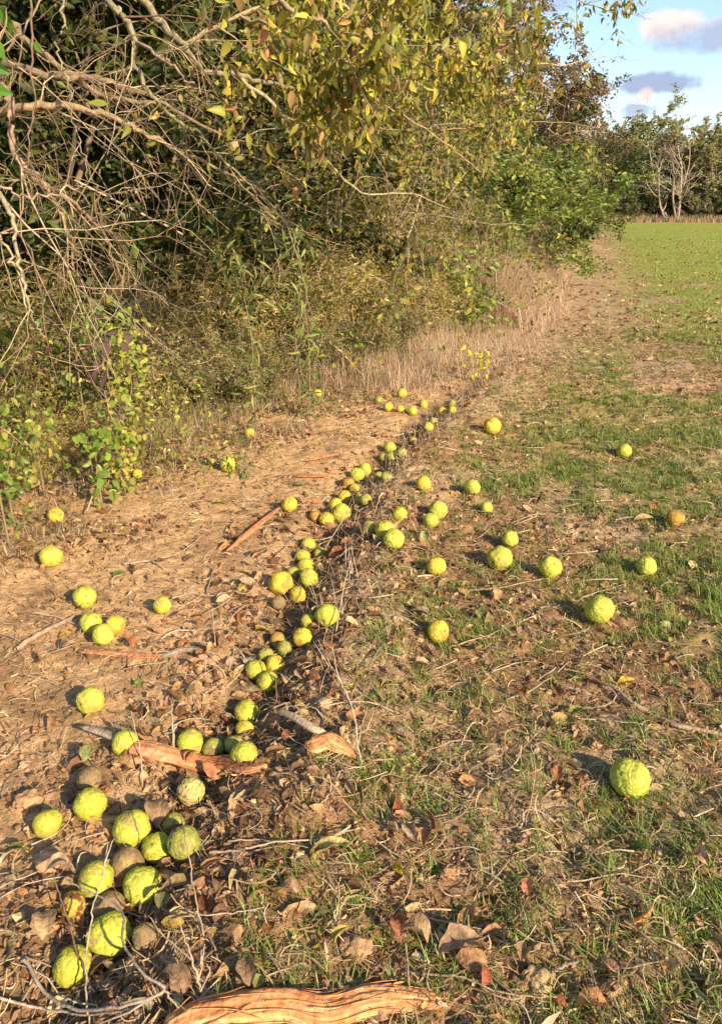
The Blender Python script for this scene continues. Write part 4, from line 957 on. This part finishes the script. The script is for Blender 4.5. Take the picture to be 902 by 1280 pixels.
# ------------------------------------------------------------------ bark and wood
def bark(name, label, cat, pts, widths, cols, flat_=.45, lift=0.0, seed=0, mat=None, fib=.25, sides=18, fibres=30):
    """pts: (px,py); widths in photo pixels (full); returns a ragged fibrous piece lying on the ground"""
    r = np.random.default_rng(seed); C0 = []; W = []
    for (px, py), w in zip(pts, widths):
        c, k = P(px, py, .012); C0.append(np.array(c)); W.append(w * k / F / 2)
    L = smooth_line(C0, 20); W = np.interp(np.linspace(0, 1, len(L)), np.linspace(0, 1, len(W)), W)
    gx = coarse_h(L[:, 0], L[:, 1]); L[:, 2] = gx + W * flat_ * .8 + .012 + lift
    t = np.gradient(L, axis=0); t /= np.linalg.norm(t, axis=1, keepdims=True); sd = np.cross(t, [0, 0, 1.0]); sd /= np.linalg.norm(sd, axis=1, keepdims=True); up = np.cross(sd, t)
    s = np.concatenate([[0], np.cumsum(np.linalg.norm(np.diff(L, axis=0), axis=1))])
    ang = np.arange(sides) * 2 * math.pi / sides; S, A = np.meshgrid(s, ang, indexing='ij')
    nn = fbm(S * 9 + seed, A * 2.6 + 3, 4, seed) - .5; n2 = .5 * (fbm(S * 45 + seed, A * 7, 3, seed + 9) - .5) + .8 * (.35 - np.abs(fbm(S * 8 + seed, A * 5, 3, seed + 4) * 2 - 1)) * np.clip(.3 + 1.5 * fbm(S * 14 + 5, A * 1.5, 2, seed + 2) - .4, 0, 1)
    rr = W[:, None] * (1 + fib * 2.0 * nn + fib * .9 * n2)
    endc = np.clip(np.minimum(s, s[-1] - s) / .02, .15, 1)[:, None]; rr = rr * endc
    V = L[:, None] + (rr * np.cos(A))[..., None] * sd[:, None] + (rr * np.sin(A) * flat_)[..., None] * up[:, None]
    m = len(L); i = np.arange(m - 1)[:, None] * sides; j = np.arange(sides)[None]; j2 = (j + 1) % sides
    Q = np.stack([i + j, i + j2, i + sides + j2, i + sides + j], 2).reshape(-1, 4)
    V = V.reshape(-1, 3); nv = len(V); V = np.concatenate([V, L[:1], L[-1:]])
    T = [(nv, (k + 1) % sides, k) for k in range(sides)] + [(nv + 1, nv - sides + k, nv - sides + (k + 1) % sides) for k in range(sides)]
    cc = np.array(cols, float); q = np.clip(fbm(S * 9 + 2 * seed, A * 3.2, 3, seed + 20) * 1.7 - .35, 0, .999) * (len(cc) - 1); q0 = q.astype(int); fr = (q - q0)[..., None]
    Cc = (cc[q0] * (1 - fr) + cc[np.minimum(q0 + 1, len(cc) - 1)] * fr).reshape(-1, 3); Cc = np.concatenate([Cc, Cc[:1], Cc[-1:]])
    fl = []
    if fibres:
        for _ in range(fibres):
            k0 = int(r.integers(0, max(1, m - 16))); k1 = min(m - 1, k0 + int(r.integers(14, 44))); a0 = r.uniform(-.3, math.pi + .3); ks = np.arange(k0, k1 + 1)
            out_ = 1.02 + .5 * r.random() * np.linspace(0, 1, len(ks)) ** 2; aa = a0 + .3 * r.normal() * np.linspace(0, 1, len(ks))
            pp = L[ks] + (W[ks] * out_ * np.cos(aa))[:, None] * sd[ks] + (W[ks] * flat_ * out_ * np.sin(aa))[:, None] * up[ks]
            fl.append((pp, np.linspace(.0016, .0005, len(ks)) * (1 + 14 * W.max()), np.array(cols[int(r.integers(0, len(cols)))]) * r.uniform(.65, 1.0)))
        FV, FF, FC = tubes(fl, 4); Q = np.concatenate([Q, FF + len(V)]); V = np.concatenate([V, FV]); Cc = np.concatenate([Cc, FC])
    base = Vector(L[len(L) // 2]); base.z = float(gx[len(L) // 2])
    o = link(name, mesh_np(name, V - np.array(base), [Q, np.array(T)], Cc, True, mat or M_ORANGE), None, base)
    return tag(o, label, cat) if cat else o
OR = [(.80, .34, .13), (.84, .45, .21), (.70, .27, .09), (.48, .19, .07), (.82, .39, .17)]
ORD = [(.68, .28, .12), (.58, .21, .08), (.72, .38, .19), (.36, .18, .09)]
GRB = [(.36, .28, .20), (.30, .22, .15), (.44, .34, .24)]
log_ = bark('bark_log', 'thick orange peeled root lying across the bottom of the picture', 'root', [(200, 1292), (240, 1280), (300, 1270), (360, 1266), (410, 1262), (460, 1257), (500, 1251), (540, 1249), (560, 1247)], [26, 40, 44, 40, 41, 36, 30, 24, 8], OR, .55, 0, 3, fib=.30, sides=48, fibres=46)
e1 = empty('bark_strip', P(235, 948)[0]); tag(e1, 'long torn strip of orange bark with a grey end, lying across the rut', 'bark')
def reparent(o, e): o.location = o.location - e.location; o.parent = e; return o
reparent(bark('torn_bark', '', None, [(160, 940), (200, 948), (240, 955), (280, 962), (310, 966), (332, 962)], [22, 26, 22, 26, 20, 6], ORD, .4, .02, 5, fib=.42, sides=22), e1)
reparent(bark('grey_stick_end', '', None, [(102, 920), (120, 926), (142, 933), (164, 940)], [7, 11, 12, 12], GRB, .6, .035, 6, M_BARK, fib=.12, sides=10, fibres=0), e1)
e2 = empty('bark_piece', P(395, 925)[0]); tag(e2, 'short broken stick with ragged orange bark at its lower end, right of the rut', 'stick')
reparent(bark('bare_stick', '', None, [(348, 903), (370, 913), (392, 922), (410, 928)], [8, 11, 12, 9], [(.60, .44, .28), (.52, .37, .23), (.66, .50, .34)], .75, .03, 8, M_BARK, fib=.08, sides=12, fibres=0), e2)
reparent(bark('torn_bark', '', None, [(378, 942), (392, 934), (410, 932), (425, 940), (446, 950)], [8, 22, 24, 18, 4], OR, .5, .02, 9, fib=.6, sides=22), e2)
bark('bark_sliver', 'thin orange bark sliver on the sand in front of the touching three fruits', 'bark', [(98, 817), (135, 818), (170, 820), (205, 820)], [5, 8, 8, 4], ORD, .5, .006, 11)
bark('bark_sliver', 'pale grey brown split stick continuing right from the orange sliver on the sand', 'stick', [(200, 822), (235, 815), (270, 818)], [8, 10, 5], GRB + [(.55, .40, .27)], .5, .004, 12)
bark('bark_sliver', 'straight orange bark sliver pointing up to the lone orange yellow fruit', 'bark', [(283, 692), (305, 673), (328, 655), (350, 638)], [4, 8, 7, 3], ORD, .5, .01, 13)
bark('bark_sliver', 'orange bark sliver on the far sand behind the lone fruit', 'bark', [(380, 578), (402, 574), (424, 568)], [3, 6, 3], ORD, .5, .004, 14)
bark('bark_sliver', 'faint orange strip of bark pressed in the sand below the far sliver', 'bark', [(360, 594), (385, 595), (410, 597)], [3, 6, 3], ORD, .4, .0, 15)
bark('bark_sliver', 'broad pale bark slab in the weeds at the left edge', 'bark', [(40, 606), (70, 605), (95, 607)], [6, 11, 5], GRB, .4, .01, 16, M_BARK)
def clod(px, py, w, label, col, seed):
    rr = np.random.default_rng(seed); c, k = P(px, py, .01); R = w * k / F / 2
    bm = bmesh.new(); bmesh.ops.create_icosphere(bm, subdivisions=4, radius=1); v = np.array([q.co[:] for q in bm.verts]); f = np.array([[q.index for q in p.verts] for p in bm.faces]); bm.free()
    d = np.array([.35 * mnoise.noise(Vector(p * 1.6 + seed)) + .2 * mnoise.noise(Vector(p * 4 + seed)) + .1 * mnoise.noise(Vector(p * 10 + seed)) for p in v])
    V = v * (1 + d)[:, None] * R * np.array((1, .8, .6)); cc = np.array(col)[None] * (1 + .5 * d)[:, None]
    c.z = hz(c.x, c.y) + R * .25
    tag(link('clod', mesh_np('clod', V, f, cc, True, M_CLOD), None, c), label, 'clod')
clod(672, 1226, 42, 'crumbly pale clod of clay among grass near the bottom, right of the orange root', (.44, .30, .15), 2)
clod(445, 1183, 40, 'reddish brown lump of soil left of the brown curled leaves', (.36, .22, .11), 5)
clod(405, 878, 20, 'flat pale stone above the broken stick in the soil', (.48, .32, .19), 8)
clod(560, 1090, 26, 'small reddish clod left of the lone salmon coloured leaf', (.36, .20, .10), 12)
clod(35, 1000, 34, 'smooth clay lump at the left edge above the leftmost near fruit', (.46, .27, .14), 15)
clod(65, 1075, 40, 'smooth sandy clay lump above the grey curled leaf at lower left', (.44, .27, .14), 19)

def stick(label, pts, w, col=(.46, .33, .21), branches=(), cat='twig', name='twig', taper=.5):
    """pts (px,py,height above ground)"""
    def line(pp, w0, w1):
        Q = []; ks = []
        for px, py, h in pp: c, k = P(px, py, h); c.z = max(c.z, hz(c.x, c.y) + h); Q.append(np.array(c)); ks.append(k)
        L = smooth_line(Q, 6); kk = np.mean(ks); L[1:-1] += .0012 * r.normal(size=(len(L) - 2, 3))
        return (L, np.linspace(w0, w1, len(L)) * kk / F / 2 * .8, np.array(col) * .8)
    ls = [line(pts, w, w * taper)] + [line(b, w * .7, w * .3) for b in branches]
    base = np.array(ls[0][0][0]); base[2] = hz(base[0], base[1])
    V, Fc, C = tubes(ls, 7); o = link(name, mesh_np(name, V - base, Fc, C, True, M_BARK), None, base)
    return tag(o, label, cat)
stick('long curved tan branch lying at the right edge above the nearest bright fruit', [(768, 868, .02), (790, 880, .015), (815, 893, .015), (840, 905, .015), (870, 912, .015), (920, 920, .015)], 8, (.48, .34, .22), [[(790, 880, .02), (770, 862, .03), (752, 852, .02)]], 'branch', 'branch', .9)
stick('forked grey twig curving along the bottom left under the nearest fruit', [(30, 1200, .05), (60, 1245, .05), (100, 1262, .05), (160, 1256, .05), (205, 1238, .06), (178, 1215, .08), (155, 1180, .10), (150, 1135, .13), (100, 1110, .12), (82, 1098, .10)], 6, (.42, .33, .25), [[(205, 1238, .06), (225, 1262, .04), (232, 1275, .02)], [(205, 1238, .06), (150, 1270, .05), (60, 1300, .04)]])
stick('pale bottom twig sweeping in from the left edge to the forked twig', [(-20, 1242, .03), (40, 1258, .03), (100, 1268, .03), (160, 1262, .04), (203, 1240, .05)], 5, (.52, .40, .30))
stick('pale upright twig rising between the two nearest fruits', [(112, 1295, .0), (109, 1250, .05), (108, 1205, .10), (112, 1165, .14), (118, 1128, .18), (128, 1095, .22), (135, 1055, .26)], 3.6, (.50, .39, .28), [[(112, 1165, .14), (104, 1172, .14)], [(128, 1095, .22), (142, 1050, .27), (160, 1060, .26)]])
stick('dark thin twig leaning from the nearest fruit up to the left', [(118, 1270, .0), (108, 1215, .06), (95, 1185, .09), (85, 1150, .11), (75, 1118, .13), (66, 1090, .14)], 4, (.26, .17, .11))
stick('upright stiff twig cluster right of the biggest fruit', [(255, 1258, .0), (248, 1225, .05), (240, 1200, .08), (228, 1165, .12)], 5, (.52, .38, .27), [[(248, 1225, .05), (252, 1210, .06), (256, 1180, .1)], [(240, 1200, .08), (205, 1170, .1), (185, 1145, .12)], [(250, 1240, .03), (262, 1215, .05), (258, 1205, .07)], [(228, 1165, .12), (222, 1150, .14)]])
stick('arching twig rising over the fruits of the near heap at its right', [(255, 1170, .02), (245, 1125, .08), (238, 1080, .14), (232, 1050, .18), (226, 1020, .2)], 3.2, (.40, .29, .20))
stick('straight thin twig lying level right of the near heap', [(212, 1148, .04), (245, 1145, .04), (290, 1141, .03), (330, 1134, .02)], 3, (.50, .38, .27))
stick('forked thin stem standing over the middle of the soil', [(455, 965, .0), (447, 935, .05), (444, 900, .10), (432, 865, .14), (412, 830, .18), (398, 800, .2)], 4, (.56, .43, .29), [[(444, 900, .10), (428, 860, .14), (420, 835, .2), (415, 810, .22)], [(447, 935, .05), (452, 905, .09)]])
stick('thin upright stem in front of the grey end of the bark strip', [(178, 985, .0), (177, 950, .05), (172, 920, .1), (165, 890, .14)], 2.4, (.56, .43, .30))
stick('slim stem standing in front of the brown cheeked fruit', [(218, 948, .0), (216, 915, .06), (215, 880, .12)], 5, (.52, .40, .28), [[(216, 915, .06), (222, 905, .08)]])
stick('reddish bent twig behind the fruits at the right end of the bark strip', [(322, 908, .01), (335, 893, .04), (348, 882, .05), (362, 878, .04)], 4, (.42, .25, .15))
stick('long curving twig along the bottom right of the orange root', [(502, 1216, .01), (540, 1218, .02), (580, 1222, .02), (625, 1240, .02), (700, 1248, .02), (765, 1240, .01)], 4, (.42, .29, .18))
stick('thin level straw twig right of the brown curled leaves', [(528, 1147, .02), (560, 1152, .03), (600, 1162, .03), (632, 1180, .02)], 3, (.50, .38, .25))
stick('short thick cut stick beside the crumbly clay clod', [(688, 1214, .02), (705, 1208, .025), (722, 1200, .03)], 6, (.48, .36, .24), (), 'stick', 'stick', .8)
stick('long thin twig lying above the crumbly clay clod', [(752, 1206, .01), (790, 1209, .02), (832, 1200, .01)], 3, (.50, .38, .26))
stick('pair of parallel pale twigs right of the near heap', [(262, 1066, .02), (300, 1062, .03), (345, 1053, .03), (400, 1049, .02), (450, 1035, .02)], 4, (.50, .38, .26), [[(285, 1052, .03), (330, 1050, .03), (385, 1060, .02)]])
stick('thick root stub on the sand left of the leftmost sand fruits', [(20, 812, .01), (45, 795, .015), (75, 780, .015), (98, 768, .01)], 9, (.44, .32, .21), (), 'root', 'root', .7)
stick('weathered stick on the sand above the far left sliver', [(250, 728, .01), (262, 722, .01), (268, 710, .02), (258, 742, .01)], 4, (.40, .29, .20))
stick('thin dry twig on the sand right of the dull yellow fruit', [(215, 748, .02), (240, 742, .02), (262, 745, .015), (290, 738, .01)], 3, (.48, .36, .24))
stick('grey sticks lying between the sand and the left weeds', [(155, 705, .01), (190, 700, .015), (225, 690, .015), (250, 672, .01)], 4, (.42, .32, .22), [[(190, 700, .015), (205, 712, .01)]])
stick('pale straight twig lying on the rut bank near the back row', [(490, 545, .02), (510, 542, .02), (536, 539, .015)], 4, (.56, .42, .27))
stick('brown twig crossing the soil below the large pale green fruit', [(585, 738, .01), (620, 735, .02), (655, 728, .02), (690, 722, .01)], 3, (.44, .32, .20))
stick('forked brown twig lying in the middle right soil', [(560, 810, .01), (590, 800, .02), (620, 790, .02), (640, 775, .02)], 2.6, (.44, .32, .20), [[(590, 800, .02), (610, 812, .01)]])
stick('thin reddish upright stem in the grass below the broken stick', [(655, 1035, .0), (662, 1005, .05), (668, 965, .1), (664, 930, .14)], 3, (.44, .27, .17))
stick('dark crooked dead branch arching in the dry grass by the field edge', [(642, 375, .02), (645, 366, .10), (655, 363, .14), (664, 370, .08), (666, 380, .02)], 2.6, (.16, .11, .08))
stick('long bleached stalk leaning over the dry weeds at the left', [(108, 640, .02), (125, 600, .10), (140, 585, .16), (165, 578, .2)], 3, (.52, .40, .22), [[(112, 630, .03), (135, 605, .06), (137, 575, .14)]])
stick('thin twig lying on sand above the near left lone fruit', [(30, 842, .01), (60, 852, .015), (92, 866, .01)], 2.4, (.50, .38, .25))
stick('tall bare stalk rising beside the rut near its middle', [(418, 800, .0), (424, 765, .06), (430, 730, .14), (438, 700, .18)], 2.6, (.54, .41, .27), [[(424, 765, .06), (415, 740, .1)]])
stick('brown stalk leaning over the rut below the halfway cluster', [(395, 700, .0), (410, 680, .05), (425, 655, .1), (440, 630, .14)], 2, (.50, .37, .23))
for (a, b, lab) in [((340, 700), (375, 660), 'dry root fibre hanging on the sand bank'), ]:
    stick(lab, [(a[0], a[1], .01), ((a[0] + b[0]) / 2, (a[1] + b[1]) / 2 + 3, .02), (b[0], b[1], .01)], 2, (.42, .3, .2))

# single leaves large enough to read
def leaf(px, py, w, ang, label, col, curl=1.0, wid=.62, lift=.014, cat='leaf', tilt=.25):
    c, k = P(px, py, lift); L = w * k / F * .98; rr = np.random.default_rng(int(px * 7 + py))
    ys = (0, .12, .28, .46, .64, .8, .92, 1); pr = (.06, .55, .9, 1, .92, .7, .38, .03); V, Q = [], []
    for y, p in zip(ys, pr):
        row = []
        for u in (-1, -.5, 0, .5, 1):
            p2 = p * (1 + .16 * rr.normal()) if abs(u) == 1 else p
            z = 1.7 * curl * (.14 * u * u * p + .10 * math.sin(3.3 * y) * (1 if curl > 0 else -1) - .12 * y * y) + .02 * rr.normal() * abs(curl)
            row.append((u * wid / 2 * p2, y - .5, z))
        V += row
    for i in range(len(ys) - 1):
        for j in range(4): a = 5 * i + j; Q.append((a, a + 1, a + 6, a + 5))
    V = np.array(V) * L; V[:, 2] -= V[:, 2].min() + .002
    cc = np.repeat((np.array(col) * (1, .88, .66))[None], len(V), 0) * (1 + .13 * rr.normal(size=(len(V), 1))); cc[2::5] *= 1.15
    me = mesh_np('leaf', V, np.array(Q), cc, True, M_DRY); c.z = hz(c.x, c.y) + lift
    o = link('fallen_leaf', me, None, c); o.rotation_euler = (tilt * rr.normal() + .15, tilt * rr.normal(), R_(ang)); tag(o, label, cat, 'single fallen leaves')
leaf(413, 1067, 58, -75, 'pale yellowish leaf lying flat right of the near heap', (.52, .46, .22), .5, .42)
leaf(54, 1160, 44, 20, 'tan wavy edged leaf left of the biggest fruit', (.50, .36, .24), 1, .75)
leaf(75, 1097, 40, -55, 'grey brown curled leaf above the rotten fruit', (.38, .29, .23), 1.2, .5, .03)
leaf(575, 1183, 58, -70, 'large grey brown leaf at left behind the lower orange root end', (.36, .26, .19), .7, .6)
leaf(512, 1178, 42, 60, 'crumpled tan leaf left of the large grey brown one', (.44, .32, .23), 1.6, .7)
leaf(495, 1160, 34, 10, 'red brown leaf standing behind the crumpled tan leaf', (.30, .13, .08), 1.3, .7, .03)
leaf(590, 1200, 40, -100, 'brown leaf in front of the large grey brown one', (.36, .22, .14), 1, .7)
leaf(654, 1195, 30, -30, 'small grey leaf behind the crumbly clay clod', (.34, .22, .16), 1.1, .6, .03)
leaf(660, 1109, 24, -20, 'salmon coloured upright leaf at the centre of the lower right soil', (.56, .26, .16), .8, .7, .02)
leaf(738, 1257, 40, 75, 'salmon brown spotted leaf at the bottom right', (.50, .26, .14), .8, .7)
leaf(696, 1254, 22, 50, 'small dark red leaf beside the spotted salmon one', (.34, .12, .07), .8, .7)
leaf(499, 1087, 26, 35, 'narrow mustard yellow leaf above the brown curled ones', (.50, .38, .04), .6, .42, .02)
leaf(518, 1045, 34, 5, 'grey leaf standing on edge in the soil', (.40, .31, .26), 1.3, .55, .03)
leaf(540, 1050, 28, -40, 'brown leaf right of the grey one standing on edge', (.38, .23, .13), 1.2, .7, .02)
leaf(800, 1064, 34, 70, 'dark green leaf below the nearest bright fruit', (.07, .13, .03), .6, .5, .02)
leaf(872, 1080, 30, 30, 'pinkish grey curled leaf near the right edge', (.44, .30, .24), 1.5, .7, .02)
leaf(720, 976, 20, 20, 'small brick red leaf left of the nearest bright fruit', (.42, .18, .10), 1, .7, .02)
leaf(696, 966, 20, -20, 'small red brown leaf farther left of the nearest bright fruit', (.36, .17, .10), 1, .6, .02)
leaf(782, 855, 26, -80, 'yellow narrow leaf at the start of the tan branch', (.55, .42, .06), .6, .45)
leaf(722, 892, 26, -55, 'olive green leaf in the grass left of the tan branch', (.28, .30, .07), .7, .5, .02)
leaf(653, 868, 20, 10, 'dark red leaf standing in the soil at the middle right', (.32, .12, .06), 1, .6, .03)
leaf(597, 768, 20, 0, 'grey green leaf right of the deep yellow fruit', (.22, .28, .12), .6, .6, .02)
leaf(594, 810, 16, 30, 'round olive leaf in the soil below the deep yellow fruit', (.30, .28, .08), .6, .9, .02)
leaf(531, 672, 22, -10, 'grey green leaf standing beside the overlapping two fruits', (.32, .38, .18), .7, .5, .035)
leaf(512, 674, 15, 60, 'pale grey green small leaf touching the overlapping two fruits', (.34, .40, .19), .6, .8, .02)
leaf(622, 745, 18, -30, 'pinkish brown leaf below the large pale green fruit', (.46, .30, .21), 1, .8, .02)
leaf(804, 652, 26, -85, 'pale tan long leaf left of the orange brown fruit', (.58, .44, .24), .6, .5)
leaf(800, 578, 24, -95, 'pale leaf right behind the farthest bright fruit in the grass', (.48, .42, .30), .6, .4)
leaf(817, 634, 13, 10, 'orange leaf left above the orange brown fruit', (.56, .26, .10), .8, .8)
leaf(667, 679, 15, -70, 'orange leaf right of the small fruit behind the large pale green one', (.60, .32, .08), .8, .7)
leaf(889, 702, 12, 0, 'small yellow leaf near the right edge level with the bright fruit', (.52, .38, .08), .6, .8)
leaf(863, 706, 14, 0, 'pale rounded leaf right of the bright fruit near the right edge', (.50, .44, .22), .6, .9)
leaf(340, 560, 20, -80, 'fresh yellow green leaf on the far sand', (.36, .38, .04), .6, .5)
leaf(279, 630, 18, -80, 'yellow green leaf lying on the sand left of the lone orange yellow fruit', (.38, .40, .05), .5, .5)
leaf(376, 606, 11, -70, 'tiny green leaf on the far sand beside the rut', (.20, .30, .05), .5, .6)
leaf(149, 718, 16, -60, 'small dark green leaf on the sand above the touching three', (.10, .22, .05), .5, .7)
leaf(174, 854, 14, -40, 'bright green leaf on the sand right of the lone fruit', (.14, .28, .04), .5, .6)
leaf(82, 795, 18, -70, 'orange yellow leaf left of the touching three', (.62, .40, .06), .5, .55)
leaf(108, 942, 26, 5, 'pale green leaf standing by the grey end of the bark strip', (.28, .34, .14), .5, .55, .04)
leaf(158, 806, 20, 60, 'brick red leaf right of the touching three', (.40, .17, .09), 1.2, .6, .02)
leaf(265, 815, 20, -30, 'tan orange leaf at the end of the pale split stick', (.56, .34, .17), 1.2, .7, .02)
leaf(312, 829, 22, 20, 'silver grey leaf left of the cluster of three in the rut', (.50, .46, .40), .8, .8, .03)
leaf(242, 948, 22, -40, 'rust coloured leaf lying on the brown cheeked fruit side of the bark strip', (.40, .19, .10), 1, .5, .05)
leaf(208, 1128, 30, -20, 'grey green leaf right of the brightest large fruit', (.22, .24, .12), .7, .7, .03)
leaf(312, 1215, 40, 10, 'brown grey leaf behind the left end of the orange root', (.32, .23, .17), 1, .6, .02)
leaf(326, 1232, 26, -30, 'yellow green withered leaf behind the orange root', (.32, .32, .12), 1, .7, .02)
leaf(280, 1178, 30, 60, 'crumpled brown leaf right of the stiff twig cluster', (.38, .26, .17), 1.5, .8, .02)
leaf(384, 1138, 26, -70, 'tan leaf lying in front of the pale yellowish leaf', (.46, .33, .22), .9, .6, .02)
leaf(362, 1112, 26, 50, 'rosy brown leaf left above the tan one', (.42, .28, .20), 1.2, .7, .02)
leaf(336, 1160, 20, 0, 'dark rust leaf in the grass left of the fresh green tuft', (.26, .11, .05), .8, .8, .02)
leaf(220, 1225, 42, 40, 'broad brown leaf under the twigs at the bottom left', (.30, .21, .15), .9, .7, .02)
leaf(130, 1215, 40, -35, 'dark brown leaf right of the nearest fruit', (.22, .15, .10), 1, .6, .015)
leaf(190, 1022, 46, 25, 'large pinkish brown leaf between the large top fruit and the cracked one', (.40, .28, .21), 1.2, .6, .02)
leaf(22, 1065, 30, -75, 'green leaf at the left edge above the tan wavy leaf', (.16, .20, .06), .6, .5, .02)
leaf(430, 1168, 26, -60, 'yellow curled leaf on the reddish soil lump', (.46, .42, .10), 1.2, .4, .045)
